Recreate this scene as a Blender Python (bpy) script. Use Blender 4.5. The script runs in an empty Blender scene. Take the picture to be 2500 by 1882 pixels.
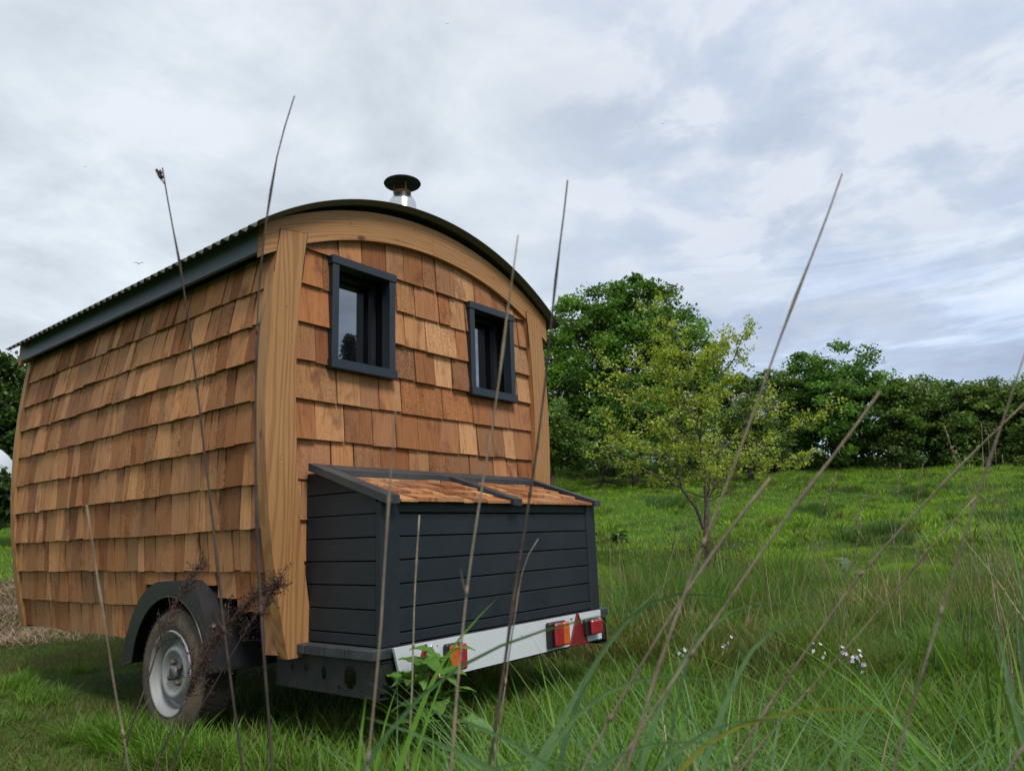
import bpy, math, random
import numpy as np
from mathutils import Vector, Matrix
random.seed(7); RNG = np.random.default_rng(7)
sc = bpy.context.scene; R = math.radians

# ------------------------------------------------------------ camera, sky, sun, exposure
CAM = np.array([-2.876, -2.85, .87])
MC = np.array([[0.6229668638963163, 0.13713923323273072, 0.7701331814663793],
               [-0.7814620038748064, 0.1532345059771903, 0.604844048228879],
               [-0.03506312859915321, -0.9786276191106937, 0.20262911964121577]])
cd = bpy.data.cameras.new('camera'); co = bpy.data.objects.new('camera', cd); sc.collection.objects.link(co)
mw = Matrix.Identity(4)
for i in range(3):
    mw[i][0] = MC[i, 0]; mw[i][1] = -MC[i, 1]; mw[i][2] = -MC[i, 2]; mw[i][3] = CAM[i]
co.matrix_world = mw
cd.sensor_width = 36; cd.lens = 1780.18 / 2500 * 36; cd.clip_start = .05; cd.clip_end = 5000
cd.dof.use_dof = True; cd.dof.focus_distance = 3.7; cd.dof.aperture_fstop = 9.5
sc.camera = co
SUN = Vector((-.22, -.55, .80)).normalized()
sd = bpy.data.lights.new('sun', 'SUN'); so = bpy.data.objects.new('sun', sd); sc.collection.objects.link(so)
sd.energy = 1.5; sd.angle = R(18); sd.color = (1, .97, .93)
so.rotation_euler = (-SUN).to_track_quat('-Z', 'Y').to_euler()
sc.view_settings.view_transform = 'Standard'; sc.view_settings.look = 'None'; sc.view_settings.gamma = 1
sc.view_settings.exposure = 1.22

def N(nt, t, **kw):
    n = nt.nodes.new(t)
    for k, v in kw.items():
        if k in n.inputs: n.inputs[k].default_value = v
        else: setattr(n, k, v)
    return n
def ramp(nt, fac, pts):
    n = nt.nodes.new('ShaderNodeValToRGB'); cr = n.color_ramp
    while len(cr.elements) < len(pts): cr.elements.new(.5)
    for e, (p, c) in zip(cr.elements, pts):
        e.position = p; e.color = (*c, 1) if len(c) == 3 else c
    if fac is not None: nt.links.new(fac, n.inputs[0])
    return n.outputs[0]
def mixc(nt, fac, a, b, mode='MIX'):
    n = nt.nodes.new('ShaderNodeMix'); n.data_type = 'RGBA'; n.blend_type = mode
    for i, v in ((0, fac), (6, a), (7, b)):
        if isinstance(v, (int, float)): n.inputs[i].default_value = v
        elif isinstance(v, tuple): n.inputs[i].default_value = (*v, 1)
        else: nt.links.new(v, n.inputs[i])
    return n.outputs[2]
def mth(nt, op, a, b=0., c=0., clamp=False):
    n = nt.nodes.new('ShaderNodeMath'); n.operation = op; n.use_clamp = clamp
    for i, v in enumerate((a, b, c)):
        if isinstance(v, (int, float)): n.inputs[i].default_value = v
        else: nt.links.new(v, n.inputs[i])
    return n.outputs[0]
def comb(nt, x, y, z):
    n = nt.nodes.new('ShaderNodeCombineXYZ')
    for i, v in enumerate((x, y, z)):
        if isinstance(v, (int, float)): n.inputs[i].default_value = v
        else: nt.links.new(v, n.inputs[i])
    return n.outputs[0]
def noise(nt, vec, scale, detail=4, rough=.55, dist=0., out=0):
    n = N(nt, 'ShaderNodeTexNoise', Scale=scale, Detail=detail, Roughness=rough, Distortion=dist)
    if vec is not None: nt.links.new(vec, n.inputs['Vector'])
    return n.outputs[out]

def build_world():
    w = bpy.data.worlds.new('World'); sc.world = w; w.use_nodes = True; nt = w.node_tree
    for n in list(nt.nodes): nt.nodes.remove(n)
    out = nt.nodes.new('ShaderNodeOutputWorld')
    sky = N(nt, 'ShaderNodeTexSky', sky_type='NISHITA'); sky.sun_disc = False
    sky.sun_elevation = math.asin(SUN.z); sky.sun_rotation = math.atan2(SUN.x, SUN.y)
    b1 = N(nt, 'ShaderNodeBackground', Strength=.065); nt.links.new(sky.outputs[0], b1.inputs[0])
    tc = nt.nodes.new('ShaderNodeTexCoord'); sp = nt.nodes.new('ShaderNodeSeparateXYZ')
    nt.links.new(tc.outputs['Generated'], sp.inputs[0]); x, y, z = sp.outputs
    zz = mth(nt, 'ADD', mth(nt, 'MAXIMUM', z, 0.), .16)
    pl = comb(nt, mth(nt, 'DIVIDE', x, zz), mth(nt, 'DIVIDE', y, zz), 0.)
    az = mth(nt, 'ARCTAN2', x, y)                                   # 0 = +Y, grows towards +X
    right = N(nt, 'ShaderNodeMapRange'); right.interpolation_type = 'SMOOTHSTEP'
    right.inputs[1].default_value = R(46); right.inputs[2].default_value = R(68)
    nt.links.new(az, right.inputs[0]); right = right.outputs[0]
    low = N(nt, 'ShaderNodeMapRange'); low.interpolation_type = 'SMOOTHSTEP'
    low.inputs[1].default_value = .42; low.inputs[2].default_value = .12
    nt.links.new(z, low.inputs[0]); low = low.outputs[0]
    k = .535
    def c(r, g, b): return (r * k, g * k, b * k)
    big = noise(nt, pl, .55, 6, .55, .4)
    med = noise(nt, pl, 1.5, 8, .6, .25)
    soft = noise(nt, pl, 2.6, 9, .6, .25)
    base = ramp(nt, big, [(.30, c(.43, .47, .53)), (.44, c(.55, .60, .655)), (.56, c(.64, .70, .755)), (.72, c(.72, .79, .84))])
    wisps = ramp(nt, soft, [(.36, c(.43, .475, .535)), (.48, c(.58, .635, .695)), (.62, c(.78, .83, .87))])
    left = mixc(nt, .5, base, wisps)
    # broken, puffy cloud towards the right with blue-grey between
    puff = noise(nt, pl, 3.6, 10, .58, .25)
    cov = ramp(nt, puff, [(.40, (0, 0, 0)), (.49, (.35, .35, .35)), (.56, (.85, .85, .85))])
    gap = ramp(nt, med, [(.35, c(.40, .46, .58)), (.55, c(.48, .55, .69)), (.7, c(.56, .63, .77))])
    rightc = mixc(nt, cov, gap, c(.68, .72, .775))
    col = mixc(nt, mth(nt, 'MULTIPLY', right, .85), left, rightc)
    # long low bands near the right horizon
    band = noise(nt, comb(nt, mth(nt, 'MULTIPLY', az, 2.2), mth(nt, 'MULTIPLY', z, 20.), 3.3), 1.0, 7, .6, .8)
    bandc = ramp(nt, band, [(.40, c(.30, .37, .51)), (.50, c(.38, .47, .64)), (.57, c(.56, .68, .86)), (.67, c(.72, .79, .87))])
    col = mixc(nt, mth(nt, 'MULTIPLY', low, mth(nt, 'MULTIPLY', right, .9)), col, bandc)
    b2 = N(nt, 'ShaderNodeBackground', Strength=1.0); nt.links.new(col, b2.inputs[0])
    mx = nt.nodes.new('ShaderNodeMixShader'); mx.inputs[0].default_value = .93
    nt.links.new(b1.outputs[0], mx.inputs[1]); nt.links.new(b2.outputs[0], mx.inputs[2])
    nt.links.new(mx.outputs[0], out.inputs[0])
build_world()

# ------------------------------------------------------------ helpers
def ray(x, y):
    return MC @ np.array([(x - 1250) / 1780.18, (y - 941) / 1780.18, 1.])
def at(x, y, r):                                   # point seen at photo pixel x, y at horizontal distance r
    d = ray(x, y); return CAM + d * (r / math.hypot(d[0], d[1]))
def D(x, y, r): return at(x * 1.1302, y * 1.1302, r)
FWD = np.array([.78, .62])
def smooth(t): t = np.clip(t, 0, 1); return t * t * (3 - 2 * t)
def ground(x, y):
    x = np.asarray(x, float); y = np.asarray(y, float)
    dx = x - CAM[0]; dy = y - CAM[1]; r = np.hypot(dx, dy) + 1e-6
    a = np.where(r < 4, 0, np.where(r < 20, .0058 * (r - 4) ** 2, 1.485 + .155 * (r - 20)))
    a = np.where(r > 34, 3.655 + (.155 * 12 * (1 - np.exp(-(r - 34) / 12))), a)
    f = smooth(((dx * FWD[0] + dy * FWD[1]) / r + .2) / .6)
    az = np.degrees(np.arctan2(dx, dy)); k = np.interp(az, [0, 17, 50, 66, 87, 110], [.72, .74, 1.05, 1, .86, .8])
    bump = (np.sin(x * 1.7 + 1.3 * np.sin(y * .9)) * np.sin(y * 1.9 + 1.1 * np.sin(x * .7)) * .045 +
            np.sin(x * .53 + 2) * np.cos(y * .47) * .10 + np.sin(x * 4.1 + y) * np.sin(y * 3.7 - x) * .03 + np.sin(x * 2.6 - y * .8) * np.sin(y * 2.9 + x * .5) * .045)
    return a * f * k + bump * smooth((r - 4.5) / 6)
def nz(x, y, s=1., o=0.):
    x = x * s + o; y = y * s - o
    return (np.sin(x + 1.7 * np.sin(y * 1.3 + o)) * np.sin(y * 1.1 + 1.3 * np.sin(x * .8)) +
            .5 * np.sin(x * 2.3 + 1.1 * np.sin(y * 2.9)) * np.sin(y * 2.7 + o) + .25 * np.sin(x * 5.1 + y * 3) * np.sin(y * 4.7 - x * 2)) / 1.5

class MB:
    def __init__(s): s.v = []; s.f = []; s.col = []; s.tc = []; s.c = (1, 1, 1); s.o = None
    def add(s, vs, fs):
        b = len(s.v); s.v += [tuple(map(float, p)) for p in vs]; s.f += [tuple(b + i for i in f) for f in fs]
        s.col += [s.c] * len(vs)
        o = s.o
        s.tc += [tuple(map(float, p)) if o is None else (p[0] + o[0], p[1] + o[1], p[2] + o[2]) for p in vs]
        return s
    def box(s, a, b, bev=0.):
        (x0, y0, z0), (x1, y1, z1) = a, b
        x0, x1 = sorted((x0, x1)); y0, y1 = sorted((y0, y1)); z0, z1 = sorted((z0, z1))
        if bev <= 0:
            return s.add([(x0, y0, z0), (x1, y0, z0), (x1, y1, z0), (x0, y1, z0), (x0, y0, z1), (x1, y0, z1), (x1, y1, z1), (x0, y1, z1)],
                         [(3, 2, 1, 0), (4, 5, 6, 7), (0, 1, 5, 4), (1, 2, 6, 5), (2, 3, 7, 6), (3, 0, 4, 7)])
        e = bev; V = []; F = []
        for sx, X in ((1, x0), (-1, x1)):
            for sy, Y in ((1, y0), (-1, y1)):
                for sz, Z in ((1, z0), (-1, z1)):
                    V += [(X, Y + sy * e, Z + sz * e), (X + sx * e, Y, Z + sz * e), (X + sx * e, Y + sy * e, Z)]
        I = lambda i, j, k, a: ((i * 2 + j) * 2 + k) * 3 + a
        for i in (0, 1): F.append((I(i, 0, 0, 0), I(i, 1, 0, 0), I(i, 1, 1, 0), I(i, 0, 1, 0)))
        for j in (0, 1): F.append((I(0, j, 0, 1), I(1, j, 0, 1), I(1, j, 1, 1), I(0, j, 1, 1)))
        for k in (0, 1): F.append((I(0, 0, k, 2), I(1, 0, k, 2), I(1, 1, k, 2), I(0, 1, k, 2)))
        for i in (0, 1):
            for j in (0, 1): F.append((I(i, j, 0, 0), I(i, j, 0, 1), I(i, j, 1, 1), I(i, j, 1, 0)))
            for k in (0, 1): F.append((I(i, 0, k, 0), I(i, 0, k, 2), I(i, 1, k, 2), I(i, 1, k, 0)))
            for j in (0, 1):
                for k in (0, 1): F.append((I(i, j, k, 0), I(i, j, k, 1), I(i, j, k, 2)))
        for j in (0, 1):
            for k in (0, 1): F.append((I(0, j, k, 1), I(0, j, k, 2), I(1, j, k, 2), I(1, j, k, 1)))
        return s.add(V, F)
    def prism(s, poly, d0, d1, ax='y'):
        """poly of 2-D points, extruded along ax (y: points are x,z; x: points are y,z; z: x,y)"""
        n = len(poly)
        P = {'y': lambda p, d: (p[0], d, p[1]), 'x': lambda p, d: (d, p[0], p[1]), 'z': lambda p, d: (p[0], p[1], d)}[ax]
        V = [P(p, d0) for p in poly] + [P(p, d1) for p in poly]
        F = [tuple(range(n)), tuple(range(2 * n - 1, n - 1, -1))] + [(i, n + i, n + (i + 1) % n, (i + 1) % n) for i in range(n)]
        return s.add(V, F)
    def strip(s, lo, up, d0, d1, ax='y'):
        """band between two polylines of equal length, extruded"""
        P = {'y': lambda p, d: (p[0], d, p[1]), 'x': lambda p, d: (d, p[0], p[1])}[ax]
        n = len(lo); V = [P(p, d) for d in (d0, d1) for p in lo] + [P(p, d) for d in (d0, d1) for p in up]
        a, b, c_, d_ = 0, n, 2 * n, 3 * n; F = []
        for i in range(n - 1):
            F += [(a + i, a + i + 1, c_ + i + 1, c_ + i), (b + i, d_ + i, d_ + i + 1, b + i + 1),
                  (a + i, b + i, b + i + 1, a + i + 1), (c_ + i, c_ + i + 1, d_ + i + 1, d_ + i)]
        F += [(a, c_, d_, b), (a + n - 1, b + n - 1, d_ + n - 1, c_ + n - 1)]
        return s.add(V, F)
    def tube(s, path, rad, n=6, cap=True):
        P = [np.array(p, float) for p in path]; m = len(P)
        if isinstance(rad, (int, float)): rad = [rad] * m
        V = []; F = []; up = np.array([.3, .2, .93])
        for i in range(m):
            t = P[min(i + 1, m - 1)] - P[max(i - 1, 0)]; t /= np.linalg.norm(t) + 1e-9
            u = np.cross(t, up)
            if np.linalg.norm(u) < .05: u = np.cross(t, (1, 0, 0))
            u /= np.linalg.norm(u); w = np.cross(t, u)
            for k in range(n):
                a = 2 * math.pi * k / n; V.append(P[i] + rad[i] * (math.cos(a) * u + math.sin(a) * w))
        for i in range(m - 1):
            for k in range(n): F.append((i * n + k, i * n + (k + 1) % n, (i + 1) * n + (k + 1) % n, (i + 1) * n + k))
        if cap: F += [tuple(range(n - 1, -1, -1)), tuple((m - 1) * n + k for k in range(n))]
        return s.add(V, F)
    def lathe(s, prof, c, ax='z', n=40, skip=None, cap=False):
        """prof: (axial, radius) list about centre c along ax"""
        V = []; F = []
        for a_, r_ in prof:
            for k in range(n):
                t = 2 * math.pi * k / n; p, q = r_ * math.cos(t), r_ * math.sin(t)
                V.append({'z': (c[0] + p, c[1] + q, c[2] + a_), 'x': (c[0] + a_, c[1] + p, c[2] + q), 'y': (c[0] + p, c[1] + a_, c[2] + q)}[ax])
        for i in range(len(prof) - 1):
            for k in range(n):
                if skip and skip(i, k): continue
                F.append((i * n + k, i * n + (k + 1) % n, (i + 1) * n + (k + 1) % n, (i + 1) * n + k))
        if cap: F += [tuple(range(n)), tuple(range(len(V) - 1, len(V) - n - 1, -1))]
        return s.add(V, F)

def link(name, me, mat, parent=None, smooth_=False, origin=(0, 0, 0)):
    for m in (mat if isinstance(mat, (list, tuple)) else [mat]): me.materials.append(m)
    if smooth_: me.shade_smooth()
    o = bpy.data.objects.new(name, me); sc.collection.objects.link(o)
    if parent: o.parent = parent
    else: o.location = origin
    return o
def root_loc(p):
    while p.parent: p = p.parent
    return np.array(p.location)
def obj(name, mb, mat, parent=None, smooth_=False, origin=None):
    """one mesh object; vertices are given in world space"""
    L = root_loc(parent) if parent else (np.array(origin) if origin is not None else np.zeros(3))
    me = bpy.data.meshes.new(name)
    me.from_pydata([tuple(np.array(v) - L) for v in mb.v], [], mb.f)
    import bmesh
    bm = bmesh.new(); bm.from_mesh(me); bmesh.ops.recalc_face_normals(bm, faces=bm.faces); bm.to_mesh(me); bm.free()
    a = me.attributes.new('col', 'FLOAT_COLOR', 'POINT'); a.data.foreach_set('color', np.array([(*c, 1) for c in mb.col], 'f').ravel())
    t = me.attributes.new('tc', 'FLOAT_VECTOR', 'POINT'); t.data.foreach_set('vector', np.array(mb.tc, 'f').ravel())
    return link(name, me, mat, parent, smooth_, tuple(L) if not parent else (0, 0, 0))
def np_mesh(name, V, quads, tris, col, mat, parent=None, origin=(0, 0, 0), smooth_=False):
    L = root_loc(parent) if parent else np.array(origin, float)
    me = bpy.data.meshes.new(name); V = V - L
    me.vertices.add(len(V)); me.vertices.foreach_set('co', V.astype('f').ravel())
    nq, ntr = len(quads), len(tris)
    idx = np.concatenate([quads.ravel(), tris.ravel()]).astype('i')
    me.loops.add(len(idx)); me.loops.foreach_set('vertex_index', idx)
    st = np.concatenate([np.arange(nq) * 4, nq * 4 + np.arange(ntr) * 3]).astype('i')
    me.polygons.add(nq + ntr); me.polygons.foreach_set('loop_start', st)
    me.update(calc_edges=True)
    if col is not None:
        a = me.attributes.new('col', 'FLOAT_COLOR', 'POINT')
        a.data.foreach_set('color', np.concatenate([col, np.ones((len(col), 1))], 1).astype('f').ravel())
    return link(name, me, mat, parent, smooth_, tuple(L) if not parent else (0, 0, 0))
def tag(o, label=None, cat=None, group=None, kind=None):
    if label: o['label'] = label
    if cat: o['category'] = cat
    if group: o['group'] = group
    if kind: o['kind'] = kind
    return o
def thing(name, loc, label, cat, group=None):
    o = bpy.data.objects.new(name, None); sc.collection.objects.link(o); o.location = tuple(float(v) for v in loc); o.empty_display_size = .2
    return tag(o, label, cat, group)

# ------------------------------------------------------------ materials
def mat_new(name):
    m = bpy.data.materials.new(name); m.use_nodes = True; nt = m.node_tree
    return m, nt, nt.nodes['Principled BSDF']
def bump(nt, b, h, strength=.3, dist=.002):
    n = N(nt, 'ShaderNodeBump', Strength=strength, Distance=dist); nt.links.new(h, n.inputs['Height']); nt.links.new(n.outputs[0], b.inputs['Normal'])
def attr(nt, name, o='Color'):
    n = nt.nodes.new('ShaderNodeAttribute'); n.attribute_name = name; return n.outputs[o]
def plain(name, col, rough=.5, spec=.4, metal=0., dirt=.25, ds=30., bmp=.1, dirtc=None):
    m, nt, b = mat_new(name)
    tc = attr(nt, 'tc', 'Vector'); n = noise(nt, tc, ds, 6, .6); n2 = noise(nt, tc, ds * .13, 4, .6)
    dc = dirtc or tuple(min(1, c * 1.6 + .02) for c in col)
    f = mth(nt, 'MULTIPLY', ramp(nt, n2, [(.4, (0, 0, 0)), (.7, (1, 1, 1))]), dirt)
    c = mixc(nt, f, col, dc); c = mixc(nt, mth(nt, 'MULTIPLY', ramp(nt, n, [(.5, (0, 0, 0)), (.75, (1, 1, 1))]), dirt * .8), c, dc)
    nt.links.new(c, b.inputs['Base Color']); b.inputs['Roughness'].default_value = rough
    nt.links.new(mth(nt, 'ADD', mth(nt, 'MULTIPLY', n2, .25), rough - .12), b.inputs['Roughness'])
    b.inputs['Specular IOR Level'].default_value = spec; b.inputs['Metallic'].default_value = metal
    if bmp: bump(nt, b, n, bmp, .002)
    return m
def grain_vec(nt, ax, cross, along):
    sp = nt.nodes.new('ShaderNodeSeparateXYZ'); nt.links.new(attr(nt, 'tc', 'Vector'), sp.inputs[0])
    s = [cross, cross, cross]; s[ax] = along
    return comb(nt, *[mth(nt, 'MULTIPLY', sp.outputs[i], s[i]) for i in range(3)])
def mat_shingle(name, ax=2):
    m, nt, b = mat_new(name); col = attr(nt, 'col')
    fine = noise(nt, grain_vec(nt, ax, 190, 7), 1, 5, .65, .3)
    sy = nt.nodes.new('ShaderNodeSeparateXYZ'); nt.links.new(attr(nt, 'tc', 'Vector'), sy.inputs[0])      # constant over one shingle
    wn = nt.nodes.new('ShaderNodeTexWhiteNoise'); wn.noise_dimensions = '1D'; nt.links.new(sy.outputs[2 if ax == 1 else 1], wn.inputs['W'])
    wn2 = nt.nodes.new('ShaderNodeTexWhiteNoise'); wn2.noise_dimensions = '1D'; nt.links.new(mth(nt, 'ADD', sy.outputs[2 if ax == 1 else 1], 7.7), wn2.inputs['W'])
    wave = noise(nt, grain_vec(nt, ax, 34, 3.2), 1, 4, .6, .9)
    speck = noise(nt, grain_vec(nt, ax, 230, 90), 1, 3, .7)
    blot = noise(nt, grain_vec(nt, ax, 9, 5), 1, 4, .6, .5)
    c = mixc(nt, 1., col, ramp(nt, fine, [(.28, (.60, .54, .48)), (.48, (1, 1, 1)), (.72, (1.18, 1.16, 1.13))]), 'MULTIPLY')
    c = mixc(nt, mth(nt, 'MULTIPLY_ADD', wn2.outputs[0], .9, .1), c, ramp(nt, wave, [(.3, (.66, .58, .50)), (.46, (1, 1, 1)), (.72, (1.15, 1.13, 1.1))]), 'MULTIPLY')
    c = mixc(nt, mth(nt, 'MULTIPLY', ramp(nt, blot, [(.54, (0, 0, 0)), (.70, (1, 1, 1))]), .75), c, (.13, .045, .022))
    tone = noise(nt, None, 1.3, 5, .6); g_ = nt.nodes.new('ShaderNodeNewGeometry'); nt.links.new(g_.outputs['Position'], tone.node.inputs['Vector'])
    c = mixc(nt, mth(nt, 'MULTIPLY', ramp(nt, tone, [(.45, (0, 0, 0)), (.70, (1, 1, 1))]), .25), c, (.22, .15, .09))
    c = mixc(nt, mth(nt, 'POWER', wn.outputs[0], 2.4), c, ramp(nt, speck, [(.38, (.25, .18, .14)), (.50, (1, 1, 1))]), 'MULTIPLY')
    nt.links.new(c, b.inputs['Base Color']); b.inputs['Roughness'].default_value = .85; b.inputs['Specular IOR Level'].default_value = .22
    bump(nt, b, mth(nt, 'ADD', fine, mth(nt, 'MULTIPLY', speck, .6)), .65, .0025)
    return m
def mat_timber(name, ax=2, base=(.37, .195, .078), dark=(.20, .088, .033), flip=1.):
    m, nt, b = mat_new(name); tc = attr(nt, 'tc', 'Vector')
    v = grain_vec(nt, ax, 1, .10); w = noise(nt, v, 4.0, 2, .5, .0, 1)
    vec = nt.nodes.new('ShaderNodeVectorMath'); vec.operation = 'MULTIPLY_ADD'
    nt.links.new(w, vec.inputs[0]); vec.inputs[1].default_value = (.30, .30, .30); nt.links.new(v, vec.inputs[2])
    wv = N(nt, 'ShaderNodeTexWave', Scale=13., Distortion=3.2, Detail=3.); wv.inputs['Detail Scale'].default_value = 1.2; wv.bands_direction = 'X' if ax != 0 else 'Z'
    nt.links.new(vec.outputs[0], wv.inputs['Vector'])
    fine = noise(nt, grain_vec(nt, ax, 170, 5), 1, 5, .6)
    big = noise(nt, tc, 2.2, 3, .5)
    f = mth(nt, 'MULTIPLY', ramp(nt, wv.outputs['Fac'], [(.40, (0, 0, 0)), (.95, (1, 1, 1))]), .58)
    c = mixc(nt, f, mixc(nt, big, base, (base[0] * .82, base[1] * .76, base[2] * .68)), dark)
    c = mixc(nt, .8, c, ramp(nt, fine, [(.3, (.72, .68, .62)), (.55, (1, 1, 1)), (.8, (1.12, 1.12, 1.1))]), 'MULTIPLY')
    # a few knots
    vo = N(nt, 'ShaderNodeTexVoronoi', Scale=3.6); nt.links.new(grain_vec(nt, ax, 1, .55), vo.inputs['Vector'])
    c = mixc(nt, ramp(nt, vo.outputs['Distance'], [(.035, (1, 1, 1)), (.075, (0, 0, 0))]), c, (.09, .032, .013))
    nt.links.new(c, b.inputs['Base Color']); b.inputs['Roughness'].default_value = .6; b.inputs['Specular IOR Level'].default_value = .3
    bump(nt, b, fine, .35, .0015)
    return m
def mat_foliage(name, rough=.55, trans=.45, spec=.3, ttint=(1.2, 1.2, .55)):
    m, nt, b = mat_new(name); col = attr(nt, 'col'); g = nt.nodes.new('ShaderNodeNewGeometry')
    n = noise(nt, g.outputs['Position'], 60, 2)
    c = mixc(nt, .5, col, ramp(nt, n, [(.3, (.75, .75, .75)), (.7, (1.25, 1.25, 1.25))]), 'MULTIPLY')
    nt.links.new(c, b.inputs['Base Color']); b.inputs['Roughness'].default_value = rough; b.inputs['Specular IOR Level'].default_value = spec
    t = nt.nodes.new('ShaderNodeBsdfTranslucent'); nt.links.new(mixc(nt, 1., c, ttint, 'MULTIPLY'), t.inputs[0])
    mx = nt.nodes.new('ShaderNodeMixShader'); mx.inputs[0].default_value = trans
    nt.links.new(b.outputs[0], mx.inputs[1]); nt.links.new(t.outputs[0], mx.inputs[2]); nt.links.new(mx.outputs[0], nt.nodes['Material Output'].inputs[0])
    return m
def mat_bark(name, a=(.10, .085, .065), b_=(.035, .028, .022)):
    m, nt, b = mat_new(name); g = nt.nodes.new('ShaderNodeNewGeometry')
    n = noise(nt, g.outputs['Position'], 22, 6, .65)
    nt.links.new(ramp(nt, n, [(.35, b_), (.65, a)]), b.inputs['Base Color']); b.inputs['Roughness'].default_value = .9
    b.inputs['Specular IOR Level'].default_value = .15; bump(nt, b, n, .5, .01)
    return m
M_SH = mat_shingle('cedar_shingle'); M_SHY = mat_shingle('cedar_shingle_lid', 1)
M_POST = mat_timber('larch_post', 2); M_BEAM = mat_timber('larch_beam', 0)
M_ANT = plain('anthracite_paint', (.0112, .0158, .0208), .5, .30, dirt=.42, ds=34, bmp=.25, dirtc=(.023, .026, .029))
M_LID = plain('lid_trim_paint', (.020, .024, .029), .55, .35, dirt=.4, ds=20, dirtc=(.09, .085, .075))
M_DECK = plain('deck_board_paint', (.024, .028, .033), .6, .3, dirt=.6, ds=60, bmp=.35, dirtc=(.07, .07, .068))
M_FAS = plain('fascia_paint', (.075, .102, .130), .5, .35, dirt=.3, ds=9, dirtc=(.09, .115, .14))
M_WIN = plain('window_frame_paint', (.0085, .0145, .021), .38, .45, dirt=.15, ds=30, bmp=0)
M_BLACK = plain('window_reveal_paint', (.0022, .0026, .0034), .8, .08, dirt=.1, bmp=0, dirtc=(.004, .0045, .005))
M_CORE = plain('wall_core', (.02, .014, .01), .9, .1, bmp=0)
M_ROOF = plain('roof_sheet_metal', (.062, .064, .044), .45, .4, dirt=.3, ds=12, bmp=.05, dirtc=(.09, .09, .075))
M_CHAS = plain('chassis_steel', (.009, .011, .0135), .55, .35, dirt=.5, ds=90, bmp=.15, dirtc=(.04, .037, .033))
M_FEND = plain('mudguard_plastic', (.013, .013, .016), .42, .4, dirt=.35, ds=40, bmp=.05, dirtc=(.032, .030, .030))
M_TYRE = plain('dusty_tyre_rubber', (.055, .046, .036), .85, .2, dirt=.9, ds=24, bmp=.5, dirtc=(.14, .105, .072))
M_TREAD = plain('shaded_tread_rubber', (.018, .017, .016), .85, .2, dirt=.5, ds=24, bmp=.4, dirtc=(.05, .04, .03))  # darker than the sidewall: shade under the mudguard put into the tread colour
M_RIM = plain('silver_rim_steel', (.25, .255, .255), .52, .4, metal=.35, dirt=.35, ds=45, bmp=.08, dirtc=(.25, .23, .2))
M_CAP = plain('hub_cap_plastic', (.09, .092, .095), .5, .4, dirt=.4, bmp=.1)
M_NUT = plain('rusty_nut', (.11, .085, .07), .6, .4, metal=.3, dirt=.5, bmp=.2)
M_BOLT = plain('zinc_bolt', (.55, .56, .58), .3, .5, metal=.8, dirt=.2, bmp=0)
M_WHITE = plain('white_board', (.48, .51, .53), .45, .4, dirt=.22, ds=34, bmp=.04, dirtc=(.38, .37, .32))
M_LENSB = plain('lamp_housing', (.012, .013, .015), .4, .4, dirt=.2, bmp=0)
M_STEEL = plain('flue_steel', (.62, .62, .62), .2, .5, metal=1., dirt=.25, ds=14, bmp=.04, dirtc=(.42, .36, .30))
M_COWL = plain('cowl_paint', (.016, .016, .02), .6, .3, dirt=.2, bmp=0)
M_RUST = plain('rusty_bracket', (.12, .055, .03), .8, .2, dirt=.5)
def lens(name, col):
    m, nt, b = mat_new(name); w = N(nt, 'ShaderNodeTexWave', Scale=130.); w.bands_direction = 'Z'
    nt.links.new(attr(nt, 'tc', 'Vector'), w.inputs['Vector']); b.inputs['Base Color'].default_value = (*col, 1)
    n = noise(nt, attr(nt, 'tc', 'Vector'), 40, 3)
    nt.links.new(mixc(nt, n, (col[0] * .35, col[1] * .35, col[2] * .35), (min(1, col[0] * 1.5), col[1] * 1.5, col[2] * 1.5)), b.inputs['Base Color'])
    b.inputs['Roughness'].default_value = .16; b.inputs['Specular IOR Level'].default_value = .6; bump(nt, b, w.outputs['Fac'], .25, .001)
    return m
M_RED = lens('red_lens', (.27, .010, .014)); M_AMB = lens('amber_lens', (.50, .095, .008)); M_REFL = lens('red_reflector', (.16, .010, .012))
def glass():
    m, nt, b = mat_new('window_glass'); b.inputs['Base Color'].default_value = (.003, .003, .004, 1); b.inputs['Roughness'].default_value = .05
    gl = N(nt, 'ShaderNodeBsdfGlossy', Roughness=.0); gl.inputs[0].default_value = (.88, .95, 1, 1)
    fr = N(nt, 'ShaderNodeFresnel', IOR=1.5); mx = nt.nodes.new('ShaderNodeMixShader')
    nt.links.new(mth(nt, 'ADD', fr.outputs[0], .19), mx.inputs[0])
    nt.links.new(b.outputs[0], mx.inputs[1]); nt.links.new(gl.outputs[0], mx.inputs[2]); nt.links.new(mx.outputs[0], nt.nodes['Material Output'].inputs[0])
    return m
M_GLASS = glass()
M_GRASS = mat_foliage('grass_blades', .55, .42, .14); M_LEAF = mat_foliage('tree_leaves', .5, .40, .35)
M_DOCK = mat_foliage('dock_leaf', .6, .3, .22); M_STRAW = mat_foliage('dry_straw', .7, .2, .2, (1, .95, .8))
M_BARK = mat_bark('bark'); M_BARKG = mat_bark('grey_bark', (.15, .13, .10), (.05, .042, .034))
M_PETAL = plain('petal', (.50, .48, .54), .6, .2, dirt=.1, bmp=0)

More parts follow.
